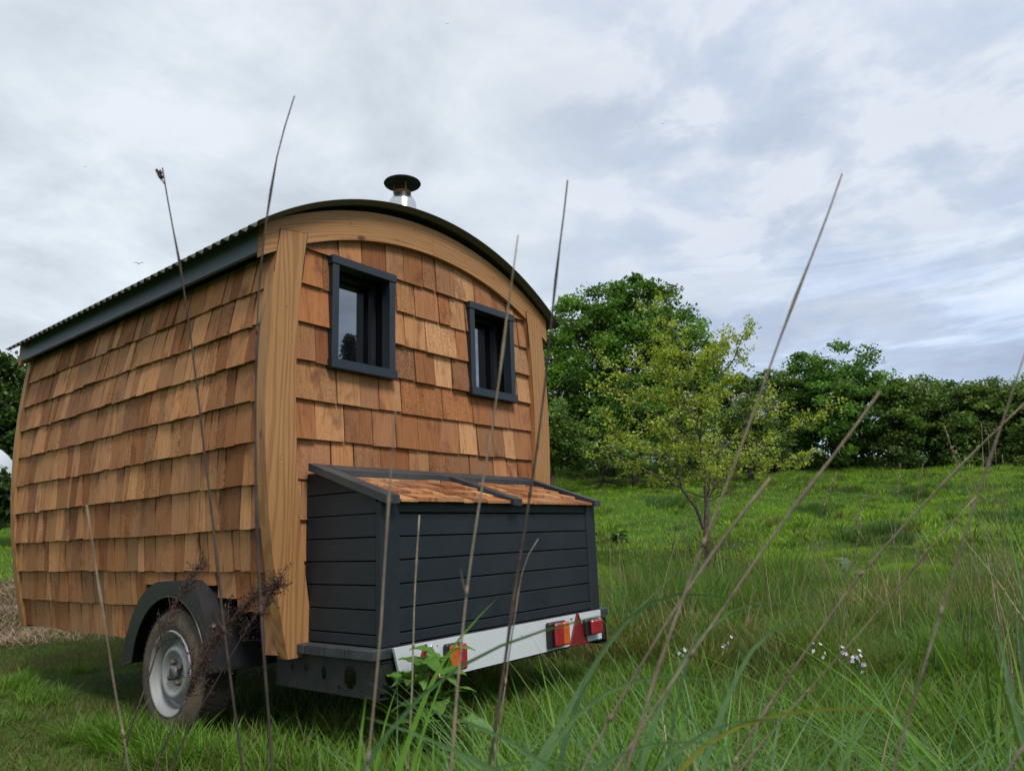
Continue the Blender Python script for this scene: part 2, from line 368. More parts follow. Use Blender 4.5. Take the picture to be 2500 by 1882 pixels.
# ------------------------------------------------------------ ground
def build_ground():
    rr = np.concatenate([[0.], np.geomspace(.4, 60, 210), np.geomspace(66, 2500, 22)]); th = np.linspace(0, 2 * np.pi, 361)[:-1]
    Rg, T = np.meshgrid(rr, th, indexing='ij'); X = CAM[0] + Rg * np.sin(T); Y = CAM[1] + Rg * np.cos(T)
    V = np.stack([X, Y, ground(X, Y)], -1).reshape(-1, 3); n = len(th); i = np.arange(len(rr) - 1)[:, None]; k = np.arange(n)[None, :]
    q = np.stack([i * n + k, (i + 1) * n + k, (i + 1) * n + (k + 1) % n, i * n + (k + 1) % n], -1).reshape(-1, 4)
    m, nt, b = mat_new('field_ground'); g = nt.nodes.new('ShaderNodeNewGeometry'); p = g.outputs['Position']
    a = noise(nt, p, .55, 5, .6, .4); f = noise(nt, p, 30, 6, .7)
    c = mixc(nt, ramp(nt, a, [(.38, (0, 0, 0)), (.62, (1, 1, 1))]), (.030, .055, .010), (.055, .115, .014))
    c = mixc(nt, ramp(nt, f, [(.55, (0, 0, 0)), (.75, (1, 1, 1))]), c, (.06, .05, .024))
    c = mixc(nt, .7, c, ramp(nt, f, [(.3, (.5, .5, .5)), (.6, (1.2, 1.2, 1.2))]), 'MULTIPLY')
    nt.links.new(c, b.inputs['Base Color']); b.inputs['Roughness'].default_value = .95; b.inputs['Specular IOR Level'].default_value = .1
    bump(nt, b, f, .6, .03)
    tag(np_mesh('ground', V, q, np.zeros((0, 3), int), None, m, smooth_=True), kind='structure')
build_ground()
def build_hills():
    V = []; q = []; n = 60
    for i in range(n):
        a = R(60 + i * 1.0); r = 1500.
        h = 235 * math.exp(-((60 + i - 95) / 13) ** 2) + 60 + 9 * math.sin(i * .5)
        V += [(CAM[0] + r * math.sin(a), CAM[1] + r * math.cos(a), -5), (CAM[0] + (r + 250) * math.sin(a), CAM[1] + (r + 250) * math.cos(a), h), (CAM[0] + (r + 700) * math.sin(a), CAM[1] + (r + 700) * math.cos(a), -5)]
    for i in range(n - 1):
        for k in (0, 1): q.append((i * 3 + k, i * 3 + 3 + k, i * 3 + 4 + k, i * 3 + 1 + k))
    m, nt, b = mat_new('far_hill'); g = nt.nodes.new('ShaderNodeNewGeometry')
    nt.links.new(ramp(nt, noise(nt, g.outputs['Position'], .01, 4), [(.4, (.10, .14, .19)), (.6, (.13, .17, .22))]), b.inputs['Base Color']); b.inputs['Roughness'].default_value = 1
    tag(np_mesh('hills', np.array(V, float), np.array(q), np.zeros((0, 3), int), None, m, smooth_=True), kind='structure')
build_hills()

# ------------------------------------------------------------ the hut
hut = thing('shepherds_hut', (0, 1.45, 0), 'cedar-shingled hut on a trailer, with arched metal roof and two end windows', 'hut')
def hw(z): return 1.073 - .104 * (z - 1.6) ** 2
ZR, RR = .575, 2.07
def arch(x): return ZR + math.sqrt(RR * RR - x * x)
def under(x): return .403 + math.sqrt(2.08 ** 2 - x * x)
PAL_G = [(c[0] * .84, c[1] * .83, c[2] * .78) for c in [(.44, .20, .085), (.37, .15, .06), (.30, .115, .045), (.48, .24, .11), (.41, .19, .09), (.33, .145, .07), (.52, .28, .14), (.36, .17, .085)]]
PAL_S = [(c[0] * 1.08, c[1] * .98, c[2] * .88) for c in [(.34, .17, .075), (.29, .135, .058), (.23, .10, .042), (.38, .20, .095), (.33, .18, .09), (.26, .13, .065), (.43, .235, .115), (.35, .19, .10)]]
def shingle(mb, P, u0, u1, zb, zt, pal, gap=.0045, butt=.023):
    """P(u, z, out) -> point"""
    g0 = gap * random.uniform(.2, 1.3); g1 = gap * random.uniform(.2, 1.3); dz = random.gauss(0, .0022); tilt = random.gauss(0, .0012)
    b = butt * random.uniform(.68, 1.3); top = .004
    c = random.choice(pal); k = random.uniform(.72, 1.16); mb.c = tuple(v * k for v in c)
    sk = random.gauss(0, .002)
    V = [P(u0 + g0, zb + dz - tilt, b), P(u1 - g1, zb + dz + tilt, b), P(u1 - g1 + sk, zt, top), P(u0 + g0 + sk, zt, top),
         P(u0 + g0, zb + dz - tilt, b * .3), P(u1 - g1, zb + dz + tilt, b * .3), P(u1 - g1, zt, -.004), P(u0 + g0, zt, -.004)]
    bse = len(mb.v); mb.add(V, [(0, 1, 2, 3), (5, 4, 7, 6), (0, 4, 5, 1), (1, 5, 6, 2), (2, 6, 7, 3), (3, 7, 4, 0)])
    ox, oz = random.uniform(0, 50), random.uniform(0, 50); yy = random.uniform(0, 50)
    for i, (u, z) in enumerate([(u0, zb), (u1, zb), (u1, zt), (u0, zt)] * 2): mb.tc[bse + i] = (u + ox, yy, z + oz)
def widths(a, b):
    L = [a]
    while L[-1] < b - .05:
        L.append(min(b, L[-1] + random.choice([.06, .07, .08, .095, .11, .125, .15, .17]) * random.uniform(.9, 1.1)))
    L[-1] = b
    if L[-1] - L[-2] < .035: L.pop(-2)
    return L
ROWS = [2.28, 2.095, 1.908, 1.722, 1.535, 1.348, 1.162, .978, .793, .608, .425]
WIN = [(-.712, -.296), (.312, .735)]; WZ = (1.705, 2.28)
def gx(px, py):                                    # photo crop pixel -> x on the gable plane
    d = ray(600 + px * 800 / 2212, 420 + py * 800 / 2212); return CAM[0] + d[0] * (-.015 - CAM[1]) / d[1]
def gx6(px, py):
    d = ray(700 + px * 800 / 2212, 1000 + py * 800 / 2212); return CAM[0] + d[0] * (-.015 - CAM[1]) / d[1]
GB = {0: [gx(x, y) for x, y in [(425, 530), (622, 590), (778, 650), (942, 700), (1065, 750), (1193, 800), (1280, 832), (1412, 880), (1542, 930), (1652, 960), (1755, 985), (1803, 1005), (1885, 1040)]],
      1: [gx(x, y) for x, y in [(383, 755), (518, 795), (580, 810), (1015, 950), (1140, 992), (1303, 1035), (1380, 1062), (1485, 1090), (1512, 1100), (1800, 1180), (1840, 1200), (1905, 1220)]],
      2: [gx(x, y) for x, y in [(353, 1000), (572, 1045), (990, 1165), (1072, 1185), (1215, 1220), (1422, 1270), (1512, 1297), (1803, 1370), (1918, 1400)]],
      3: [gx(x, y) for x, y in [(330, 1243), (468, 1270), (562, 1295), (993, 1385), (1142, 1415), (1278, 1450), (1395, 1475), (1520, 1500), (1808, 1560), (1833, 1565), (1928, 1585)]],
      4: [gx(x, y) for x, y in [(320, 1523), (612, 1565), (772, 1590), (900, 1610), (1052, 1630), (1330, 1680), (1534, 1710), (1671, 1730), (1776, 1745), (1890, 1760)]],
      5: [gx6(x, y) for x, y in [(45, 190), (188, 210), (388, 235), (580, 250), (738, 265), (888, 278), (1010, 290), (1168, 305), (1290, 315), (1392, 325), (1468, 332), (1540, 340), (1655, 347)]],
      6: [gx6(x, y) for x, y in [(45, 465), (302, 470), (455, 480), (638, 480), (828, 480), (965, 480), (1078, 490), (1242, 490), (1400, 500), (1492, 500), (1565, 500), (1650, 500)]]}
mb = MB()
PG = lambda u, z, o: (u, -o, z)
for r_, zb in enumerate(ROWS):
    zt = zb + (.215 if r_ else .40)
    lim = hw(zb + .05) - .10
    bl = sorted(GB[r_]) if r_ in GB else widths(-lim, lim)
    if r_ in GB: bl[0] = -lim; bl[-1] = lim
    for a, b in zip(bl[:-1], bl[1:]):
        segs = [(a, b)]
        if WZ[0] < zb + .12 and zb < WZ[1] - .03:                 # cut round the windows
            for w0, w1 in WIN:
                ns = []
                for s0, s1 in segs:
                    if s1 <= w0 + .01 or s0 >= w1 - .01: ns.append((s0, s1)); continue
                    if s0 < w0: ns.append((s0, w0 + .012))
                    if s1 > w1: ns.append((w1 - .012, s1))
                segs = ns
        for s0, s1 in segs:
            if s1 - s0 < .012: continue
            z1 = min(zt, arch(max(abs(s0), abs(s1))) - .03) if r_ < 2 else zt
            if z1 - zb < .03: continue
            zt2 = min(z1, WZ[0] + .02) if (zb < WZ[0] and any(s1 > w0 + .01 and s0 < w1 - .01 for w0, w1 in WIN)) else z1
            shingle(mb, PG, s0, s1, zb, zt2, PAL_G)
obj('gable_wall', mb, M_SH, hut)
mb = MB()                                           # far end, same cladding
for r_, zb in enumerate(ROWS):
    lim = hw(zb + .05) - .10; bl = widths(-lim, lim)
    for a, b in zip(bl[:-1], bl[1:]): shingle(mb, lambda u, z, o: (-u, 2.93 + o, z), a, b, zb, min(zb + .215 if r_ else 9, arch(max(abs(a), abs(b))) - .03), PAL_G)
obj('gable_wall', mb, M_SH, hut)
SROWS = [2.045, 1.87, 1.70, 1.515, 1.325, 1.14, .945, .762, .582, .405]
for s in (-1, 1):
    mb = MB()
    P = lambda u, z, o: (s * (hw(z) - .032 + o), u, z - o * .1)
    for r_, zb in enumerate(SROWS):
        y0, y1 = .012, 2.93; bl = widths(y0, y1)
        for a, b in zip(bl[:-1], bl[1:]):
            m_ = (a + b) / 2; z0 = zb
            if r_ == 8 and .12 < m_ < 1.14: z0 = max(zb, .697 if m_ > .45 else .582 + max(0, m_ - .25) * .5)
            if r_ == 9 and .12 < m_ < 1.16: continue
            wob = .0015 * math.sin(m_ * 4 + r_)
            shingle(mb, P, a, b, z0 + wob, (zb + .21 if r_ else 2.30), PAL_S, .0055, .025)
    obj('side_wall', mb, M_SH, hut)
mb = MB()                                           # dark carcass behind the cladding
zs = np.linspace(.72, 2.2, 16)
poly = [(-(hw(z) - .05), z) for z in zs] + [(x, arch(x) - .04) for x in np.linspace(-.98, .98, 24)] + [(hw(z) - .05, z) for z in zs[::-1]]
mb.prism(poly, .13, 2.90)
mb.box((-.70, .13, .41), (.70, 2.90, .719))
mb.box((-.86, 1.3, .43), (-.701, 2.90, .715)); mb.box((.86, 1.3, .43), (.701, 2.90, .715))
obj('floor_frame', mb, M_CORE, hut)
for y0, y1 in ((-.050, .020), (2.92, 2.985)):
    for s in (-1, 1):
        mb = MB(); mb.o = (s * 3.1 + y0, y0, s * .7)
        zz = list(np.linspace(.392, 2.318, 24))
        outer = [(s * hw(z), z) for z in zz]; inner = [(s * (hw(z) - .160 + .012 * abs(z - 1.3)), z + .022 * (z - .392) / 1.93) for z in zz]
        mb.strip(inner, outer, y0, y1)
        cp = obj('corner_post', mb, M_POST, hut)
        if y0 < 0:
            g = MB(); z0_, z1_ = 2.10, 2.3412  # thin dark plate: shade in the post-arch gap drawn as a solid line
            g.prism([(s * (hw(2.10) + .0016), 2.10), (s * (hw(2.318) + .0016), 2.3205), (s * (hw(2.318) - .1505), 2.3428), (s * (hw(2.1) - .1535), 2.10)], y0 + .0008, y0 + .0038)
            obj('joint_gap_shade', g, M_CORE, cp)
for y0, y1 in ((-.044, .012), (2.925, 2.975)):
    for s in (-1, 1):
        mb = MB(); mb.o = (s * 5.3, y0 * 2, 0)
        xs = np.linspace(.0008, 1.10, 30)
        mb.strip([(s * x, under(x)) for x in xs], [(s * x, arch(x)) for x in xs], y0, y1)
        # grain follows the beam
        for i, v in enumerate(mb.v): mb.tc[i] = (v[0] + s * 5.3, v[1], (v[2] - arch(min(1.1, abs(v[0]))) * .75) * 1.)
        obj('arch_beam', mb, M_BEAM, hut)
for x, z in [(-.97, 2.30), (-.60, 2.49), (-.14, 2.60), (-.28, 2.50), (.55, 2.50), (-.98, 1.95), (.95, 1.9), (-.98, 1.25), (.94, 1.25)]:
    mb = MB(); mb.o = (x, 1, z); mb.lathe([(0, .010), (-.0016, .010), (-.0016, .001)], (x, -.0485 if abs(x) > .9 and z < 2.2 else -.0445, z), 'y', 14)
    obj('dowel_plug', mb, M_BEAM, hut)
for s in (-1, 1):
    mb = MB(); mb.o = (0, s, 0); mb.box((s * 1.078, .013, 2.197), (s * 1.100, 2.924, 2.325), .003); obj('fascia_board', mb, M_FAS, hut)
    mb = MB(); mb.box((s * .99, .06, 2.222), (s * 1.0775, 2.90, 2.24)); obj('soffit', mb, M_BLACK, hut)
def build_roof():
    nx, ny = 56, 41 * 10; y0, y1 = -.112, 3.02; RO = 1.90
    ys = np.linspace(y0, y1, ny); wob = .0095 * np.cos((ys - y0) / .0763 * 2 * np.pi)
    amax = math.asin(1.172 / RO); al = np.linspace(-amax, amax, nx)
    A, YY = np.meshgrid(al, ys, indexing='ij'); W = np.broadcast_to(wob, A.shape)
    lay = []
    for off in (0, -.0022):
        rad = RO + W + off; lay.append(np.stack([rad * np.sin(A), YY, 2.686 - RO + rad * np.cos(A)], -1).reshape(-1, 3))
    V = np.concatenate(lay); n = nx * ny; i, k = np.meshgrid(np.arange(nx - 1), np.arange(ny - 1), indexing='ij'); i = i.ravel(); k = k.ravel()
    q1 = np.stack([i * ny + k, (i + 1) * ny + k, (i + 1) * ny + k + 1, i * ny + k + 1], -1)
    q2 = q1[:, ::-1] + n; e = []
    for k in range(ny - 1):
        e += [(k, k + 1, n + k + 1, n + k), ((nx - 1) * ny + k + 1, (nx - 1) * ny + k, n + (nx - 1) * ny + k, n + (nx - 1) * ny + k + 1)]
    for i in range(nx - 1):
        e += [((i + 1) * ny, i * ny, n + i * ny, n + (i + 1) * ny), (i * ny + ny - 1, (i + 1) * ny + ny - 1, n + (i + 1) * ny + ny - 1, n + i * ny + ny - 1)]
    V[:, 1] += 0
    ro = np_mesh('roof', V, np.concatenate([q1, q2, np.array(e)]), np.zeros((0, 3), int), None, M_ROOF, hut, smooth_=False)
    t = ro.data.attributes.new('tc', 'FLOAT_VECTOR', 'POINT'); t.data.foreach_set('vector', V.astype('f').ravel())
    for a in (-.55, -.48, .5): 
        for y in (.0, .76, 1.52, 2.28):
            c = np.array([(RO + .011) * math.sin(a), y + .006, 2.686 - RO + (RO + .011) * math.cos(a)]); nn = np.array([math.sin(a), 0, math.cos(a)])
            mb = MB(); mb.tube([c, c + nn * .010], [.011, .006], 8); obj('roof_screw', mb, M_BOLT, ro)
build_roof()
mb = MB(); xs = np.linspace(-1.10, 1.10, 50)
mb.strip([(x, arch(x) + .001) for x in xs], [(x, 2.686 - 1.90 + math.sqrt(1.888 ** 2 - x * x) - .001) for x in xs], -.036, .0)
obj('roof_batten', mb, M_BLACK, hut)
for w0, w1 in WIN:
    z0, z1 = WZ; yo = -.046
    mb = MB(); f = .040
    mb.box((w0, yo, z0 + .045), (w0 + f, .02, z1 - .042), .003); mb.box((w1 - f, yo, z0 + .045), (w1, .02, z1 - .042), .003)
    mb.box((w0 - .006, yo - .004, z1 - .042), (w1 + .008, .02, z1 + .003), .003)
    wn = obj('window', mb, M_WIN, hut)
    mb = MB(); mb.box((w0 - .006, yo - .010, z0 - .004), (w1 + .006, .02, z0 + .045), .003); obj('sill', mb, M_WIN, wn)
    a0, a1, b0, b1 = w0 + f - .004, w1 - f + .004, z0 + .041, z1 - .038
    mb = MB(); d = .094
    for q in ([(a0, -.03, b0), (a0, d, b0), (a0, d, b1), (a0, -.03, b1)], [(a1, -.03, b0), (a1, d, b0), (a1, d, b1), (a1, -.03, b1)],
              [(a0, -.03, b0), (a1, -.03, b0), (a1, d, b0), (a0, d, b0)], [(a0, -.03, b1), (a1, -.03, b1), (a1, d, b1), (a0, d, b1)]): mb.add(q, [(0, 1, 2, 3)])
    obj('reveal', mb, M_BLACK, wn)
    mb = MB(); mb.prism([(a1 - .016, b0), (a1 - .001, b0), (a1 - .001, b1), (a0, b1), (a0, b1 - .016), (a1 - .016, b1 - .016)], d - .022, d - .001); obj('sash', mb, M_LENSB, wn)
    mb = MB(); mb.box((a0, d, b0), (a1, d + .006, b1)); obj('pane', mb, M_GLASS, wn)

# chimney through the roof
mb = MB(); cx, cy = .129, .35
mb.lathe([(2.60, .088), (2.985, .088), (2.995, .084), (3.03, .062), (3.04, .058)], (cx, cy, 0), 'z', 40); flue = obj('chimney', mb, M_STEEL, hut, True)
mb = MB(); mb.lathe([(3.03, .055), (3.062, .055), (3.062, .049), (3.0, .049)], (cx, cy, 0), 'z', 32); obj('flue_collar', mb, M_RUST, flue)
for k in range(3):
    a = 2 * math.pi * k / 3 - 1.9; x, y = cx + .052 * math.cos(a), cy + .052 * math.sin(a)
    mb = MB(); mb.tube([(x, y, 3.03), (x, y, 3.122)], .007, 6); obj('cowl_bracket', mb, M_RUST, flue)
mb = MB(); mb.lathe([(3.118, .001), (3.116, .116), (3.121, .119), (3.126, .116), (3.136, .07), (3.14, .001)], (cx, cy, 0), 'z', 48); obj('cowl', mb, M_COWL, flue)

# ------------------------------------------------------------ storage box on the back
BX, BY, BZ = .822, -.526, .452
def ztop(y): return 1.032 + (y - BY) * .335
mb = MB()                                           # boards with shadow gaps
gz = [BZ, .498, .595, .692, .789, .886, .984, 1.035]
for a, b in zip(gz[:-1], gz[1:]):
    mb.o = (random.uniform(0, 9), random.uniform(0, 9), random.uniform(0, 9))
    mb.box((-BX + .10, BY + .006, a + .004), (BX - .085, BY + .022, b - .001), .0025)
sz = gz[:-1] + [1.081, 1.19]
sz[-3:] = [.984, 1.081, 1.185]
for s in (-1, 1):
    for a, b in zip(sz[:-1], sz[1:]):
        mb.o = (random.uniform(0, 9), random.uniform(0, 9), random.uniform(0, 9))
        y0 = BY + .035
        if b <= 1.03:
            mb.box((s * (BX - .012), y0, a + .004), (s * (BX - .003), -.02, b - .001), .002)
        else:
            ya = max(y0, BY + (a + .004 - 1.032) / .335 + .0); yb_ = BY + (b - 1.032) / .335
            pl = [(ya, a + .004), (-.02, a + .004), (-.02, min(b - .001, ztop(-.02) - .004)), (max(y0, min(-.02, yb_)), min(b - .001, ztop(max(y0, min(-.02, yb_))) - .002))]
            if ya == y0: pl.append((y0, ztop(y0) - .002))
            mb.prism(pl, s * (BX - .012), s * (BX - .003), 'x')
stb = obj('storage_box', mb, M_ANT, hut)
mb = MB(); mb.prism([(BY + .024, BZ), (-.01, BZ), (-.01, ztop(-.01) - .03), (BY + .024, 1.01)], -BX + .014, BX - .014, 'x'); obj('box_carcass', mb, M_BLACK, stb)
for x0, x1 in ((-BX, -BX + .105), (BX - .092, BX)):
    mb = MB(); mb.box((x0, BY, BZ), (x1, BY + .034, 1.034), .003); obj('corner_board', mb, M_ANT, stb)
# lid: trim frame + shingles
LX = .840; y_f, y_b = -.572, -.052
def lid_slab(mb, x0, x1, ya, yb2, lo, hi):
    mb.prism([(ya, ztop(ya) + lo), (yb2, ztop(yb2) + lo), (yb2, ztop(yb2) + hi), (ya, ztop(ya) + hi)], x0, x1, 'x')
mb = MB(); lid_slab(mb, -LX, -LX + .080, y_f, y_b, .006, .040); lid_slab(mb, LX - .080, LX - .022, y_f, y_b, .006, .040)
lid_slab(mb, .0, .07, y_f - .004, y_b - .095, .006, .038)
lid_slab(mb, -LX + .095, LX - .095, y_b - .095, y_b, .0075, .0385)
lid_slab(mb, -LX + .097, LX - .097, y_f + .045, y_b - .096, .002, .010)
lid = obj('box_lid', mb, M_LID, stb)
mb = MB()
for (x0, x1) in ((-LX + .096, -.001), (.071, LX - .096)):
    for r_, ya in enumerate((y_f + .01, y_f + .125, y_f + .235, y_f + .345)):
        yb2 = min(ya + .15, y_b - .097); bl = widths(x0, x1)
        for a, b in zip(bl[:-1], bl[1:]):
            shingle(mb, lambda u, y, o: (u, y, ztop(y) + .006 + o), a, b, ya, yb2, PAL_G, .002, .021)
for i in range(len(mb.v)): pass
# lid shingles run along y: swap texture axes
mb.tc = [(t[0], t[2], t[1]) for t in mb.tc]
obj('lid_shingles', mb, M_SHY, lid)

# deck boards and chassis
mb = MB(); dx = .878
for a, b in ((.04, -.096), (-.102, -.230), (-.236, -.364)):
    mb.o = (random.random() * 9, 0, 0); mb.box((-dx, b, .410), (dx, a, .450), .003)
mb.o = (5, 5, 5); mb.box((-dx, -.546, .411), (dx, -.368, .450), .003)
obj('deck_boards', mb, M_DECK, hut)
def channel(s):
    x = s * .845; mb = MB(); t = .004; y0, y1 = -.545, .14; z0, z1 = .262, .405
    holes = [(-.37, .335, .036, .045), (-.20, .338, .014, .028), (-.30, .292, .006, .006), (-.08, .352, .014, .018), (.02, .35, .010, .016)]
    ys = sorted(set([y0, y1] + [v for h in holes for v in np.linspace(h[0] - h[2], h[0] + h[2], 7)]))
    # web, in columns; each hole leaves an opening
    for a, b in zip(ys[:-1], ys[1:]):
        m_ = (a + b) / 2; hit = None
        for h in holes:
            if abs(m_ - h[0]) < h[2]: hit = h
        if not hit: mb.box((x - t / 2, a, z0), (x + t / 2, b, z1))
        else:
            hh = hit[3] * math.sqrt(max(0, 1 - ((m_ - hit[0]) / hit[2]) ** 2)) ** .8
            mb.box((x - t / 2, a, z0), (x + t / 2, b, hit[1] - hh)); mb.box((x - t / 2, a, hit[1] + hh), (x + t / 2, b, z1))
    mb.box((x - s * .0, y0, z1 - .005), (x - s * .05, y1, z1 - .001)); mb.box((x, y0, z0 + .001), (x - s * .05, y1, z0 + .005))
    return mb
for s in (-1, 1): obj('chassis_rail', channel(s), M_CHAS, hut)
mb = MB(); mb.box((-.842, -.540, .285), (.842, -.534, .404)); mb.box((-.842, -.534, .285), (.842, -.49, .290)); mb.box((-.80, .69, .26), (.80, .75, .32)); mb.box((-.58, -.3, .33), (-.53, 2.7, .405)); mb.box((.53, -.3, .33), (.58, 2.7, .405))
cm = obj('chassis_crossmember', mb, M_CHAS, hut)
for x, z in ((-.815, .375), (-.815, .32)):
    mb = MB(); mb.lathe([(0, .010), (-.006, .010), (-.006, .001)], (x, -.5405, z), 'y', 6); obj('chassis_bolt', mb, M_CHAS, cm)

# white lighting board
mb = MB(); mb.prism([(-.795, .452), (-.757, .325), (-.60, .300), (.752, .300), (.752, .452)], -.572, -.560)
lb = obj('light_board', mb, M_WHITE, hut)
YB = -.572
def lamp(x0, x1, z0, z1, cols, depth=.055):
    mb = MB(); mb.box((x0, YB - depth * .55, z0), (x1, YB - .0005, z1), .006); h = obj('tail_light', mb, M_LENSB, lb)
    n = len(cols); k = 0
    for (u0, u1, m) in cols:
        mb = MB(); mb.box((u0 + .002, YB - depth, z0 + .004), (u1 - .001, YB - depth * .55 - .0005, z1 - .004), .008); obj('lens', mb, m, h)
    return h
lamp(-.519, -.414, .318, .432, [(-.519, -.467, M_AMB), (-.467, -.414, M_RED)])
lamp(.225, .372, .316, .438, [(.245, .318, M_RED), (.318, .370, M_AMB)])
lamp(.560, .700, .335, .418, [(.585, .698, M_RED)], .05)
def tri(xc, w, z0, z1):
    mb = MB(); mb.prism([(xc - w / 2, z0), (xc + w / 2, z0), (xc + .004, z1), (xc - .004, z1)], YB - .009, YB - .0005)
    t = obj('reflector', mb, M_REFL, lb)
    mb = MB()
    for (ax_, az_), (bx_, bz_) in (((xc - w / 2, z0), (xc + w / 2, z0)), ((xc + w / 2, z0), (xc, z1)), ((xc, z1), (xc - w / 2, z0))):
        mb.tube([(ax_, YB - .0095, az_), (bx_, YB - .0095, bz_)], .003, 6)
    obj('reflector_rim', mb, M_REFL, t)
tri(.512, .165, .300, .458); tri(-.625, .150, .303, .446)
for x, z in ((-.588, .432), (.458, .438)):
    mb = MB(); mb.lathe([(0, .008), (-.005, .008), (-.008, .004), (-.008, .001)], (x, YB - .0005, z), 'y', 14); obj('dome_bolt', mb, M_BOLT, lb)
for x, z in ((.03, .40), (-.55, .43), (.43, .425)):
    mb = MB(); mb.lathe([(0, .003), (-.0008, .003), (-.0008, .0005)], (x, YB - .0003, z), 'y', 10); obj('drill_hole', mb, M_LENSB, lb)

mb = MB()                                           # tiny red flag-like approval sticker by the left lamp
for i in range(3): mb.box((-.405 + i * .009, YB - .0012, .316), (-.399 + i * .009, YB - .0004, .338))
mb.box((-.406, YB - .0013, .325), (-.380, YB - .0003, .329))
obj('sticker', mb, M_REFL, lb)

# ------------------------------------------------------------ wheels and mudguards
def wheel(s):
    X0 = s * 1.035; c = (X0, .722, .292); i = -s       # i: inwards
    mb = MB(); P = [(.000, .196), (-.006, .215), (-.008, .235), (-.004, .262), (.006, .283), (.020, .296), (.04, .301), (.09, .303), (.14, .301), (.16, .296), (.175, .28), (.18, .25), (.175, .2)]
    mb.lathe([(i * a, r) for a, r in P[:6]], c, 'x', 72)
    w = obj('wheel', mb, M_TYRE, hut, True)
    mb = MB(); mb.lathe([(i * a, r) for a, r in P[5:]], c, 'x', 72)                                         # tread blocks and sidewall ribs
    for k in range(60):
        t = 2 * math.pi * k / 60
        for j, off in enumerate((.022, .055, .09, .125)):
            tt = t + (j % 2) * .05; d = .020; V = []
            for rr_ in (.297, .3035):
                for a_, b_ in ((off - .012, tt - .035), (off + .012, tt - .028), (off + .012, tt + .028), (off - .012, tt + .02)):
                    V.append((c[0] + i * a_, c[1] + rr_ * math.cos(b_), c[2] + rr_ * math.sin(b_)))
            mb.add(V, [(0, 1, 2, 3), (4, 7, 6, 5), (0, 4, 5, 1), (1, 5, 6, 2), (2, 6, 7, 3), (3, 7, 4, 0)])
    obj('tyre_tread', mb, M_TREAD, w)
    n = 72
    def skip(ii, k): return ii == 8 and (k % 18) in (2, 3, 4)
    mb = MB(); P = [(.012, .198), (-.004, .196), (-.007, .190), (-.002, .184), (.014, .178), (.020, .168), (.045, .163), (.062, .158), (.062, .150), (.040, .130), (.018, .118), (.012, .106), (.016, .095), (.036, .078), (.040, .055), (.040, .001)]
    mb.lathe([(i * a, r) for a, r in P], c, 'x', n, skip); obj('rim', mb, M_RIM, w, True)
    mb = MB(); mb.lathe([(i * .042, .03), (i * .014, .031), (i * .008, .026), (i * .007, .001)], c, 'x', 28)
    hc = obj('hub_cap', mb, M_CAP, w, True)
    mb = MB(); xx = c[0] + i * .0055; 
    for (a, b) in (((-.010, -.012), (-.010, .012)), ((-.010, .012), (.010, -.012)), ((.010, -.012), (.010, .012))):
        mb.tube([(xx, c[1] + a[0], c[2] + a[1]), (xx, c[1] + b[0], c[2] + b[1])], .0016, 5)
    mb.tube([(xx, c[1] + .020 * math.cos(t), c[2] + .020 * math.sin(t)) for t in np.linspace(0, 6.28, 25)], .0012, 5)
    obj('cap_emblem', mb, M_NUT, hc)
    for k in range(4):
        t = math.pi / 4 + k * math.pi / 2 + .25; mb = MB()
        q = (c[0], c[1] + .052 * math.cos(t), c[2] + .052 * math.sin(t))
        mb.lathe([(i * .042, .0135), (i * .018, .0135), (i * .014, .009), (i * .014, .001)], q, 'x', 6); obj('wheel_nut', mb, M_NUT, w)
    # mudguard: folded sheet over the tyre, with a cut-out skirt
    prof = [(1.185, .300), (1.165, .42), (1.095, .56), (1.03, .635), (.915, .702), (.885, .712), (.58, .722), (.54, .715), (.475, .665), (.41, .57), (.37, .46), (.345, .335)]
    pr = np.array(prof); dd = np.concatenate([[0], np.cumsum(np.linalg.norm(np.diff(pr, axis=0), axis=1))]); ss = np.linspace(0, dd[-1], 44); pr = np.stack([np.interp(ss, dd, pr[:, i]) for i in (0, 1)], 1)
    for _ in range(3): pr[1:-1] = pr[1:-1] * .5 + (pr[:-2] + pr[2:]) * .25
    prof = [tuple(p) for p in pr]
    xo, xi = s * 1.055, s * .745
    arc = []
    for y, z in prof:
        t = math.atan2(z - c[2], y - c[1]); arc.append((c[1] + .352 * math.cos(t), c[2] + .352 * math.sin(t)))
    arc[0] = (prof[0][0] - .022, prof[0][1]); arc[-1] = (.385, .31)
    mb = MB(); mb.strip(arc, prof, xo, xo - s * .003, 'x')                       # skirt
    inn = []
    for k, (y, z) in enumerate(prof):
        a = prof[max(k - 1, 0)]; b = prof[min(k + 1, len(prof) - 1)]; t = np.array([b[0] - a[0], b[1] - a[1]]); t /= np.linalg.norm(t)
        nn = np.array([t[1], -t[0]]); 
        if nn @ (np.array(c[1:]) - np.array([y, z])) < 0: nn = -nn
        inn.append((y + nn[0] * .004, z + nn[1] * .004))
    mb.strip(inn, prof, xo - s * .0035, xi, 'x')                                 # over the wheel
    mb.box((xo - s * .004, .3455, .322), (xi, .349, .334))
    fd = obj('mudguard', mb, M_FEND, hut)
    mb = MB(); mb.tube([(xo + s * .001, y, z) for y, z in arc], .004, 6); obj('mudguard_bead', mb, M_FEND, fd)
    for x, y, z in ((xo - s * .035, .387, .52), (xo - s * .18, .392, .535), (xi + s * .012, .43, .60)):
        nn = np.array([0, -.92, .38]); p = np.array([x, y - .003, z]); mb = MB(); mb.tube([p, p + nn * .008], [.010, .010], 6); obj('mudguard_bolt', mb, M_BOLT, fd)
for s in (-1, 1): wheel(s)
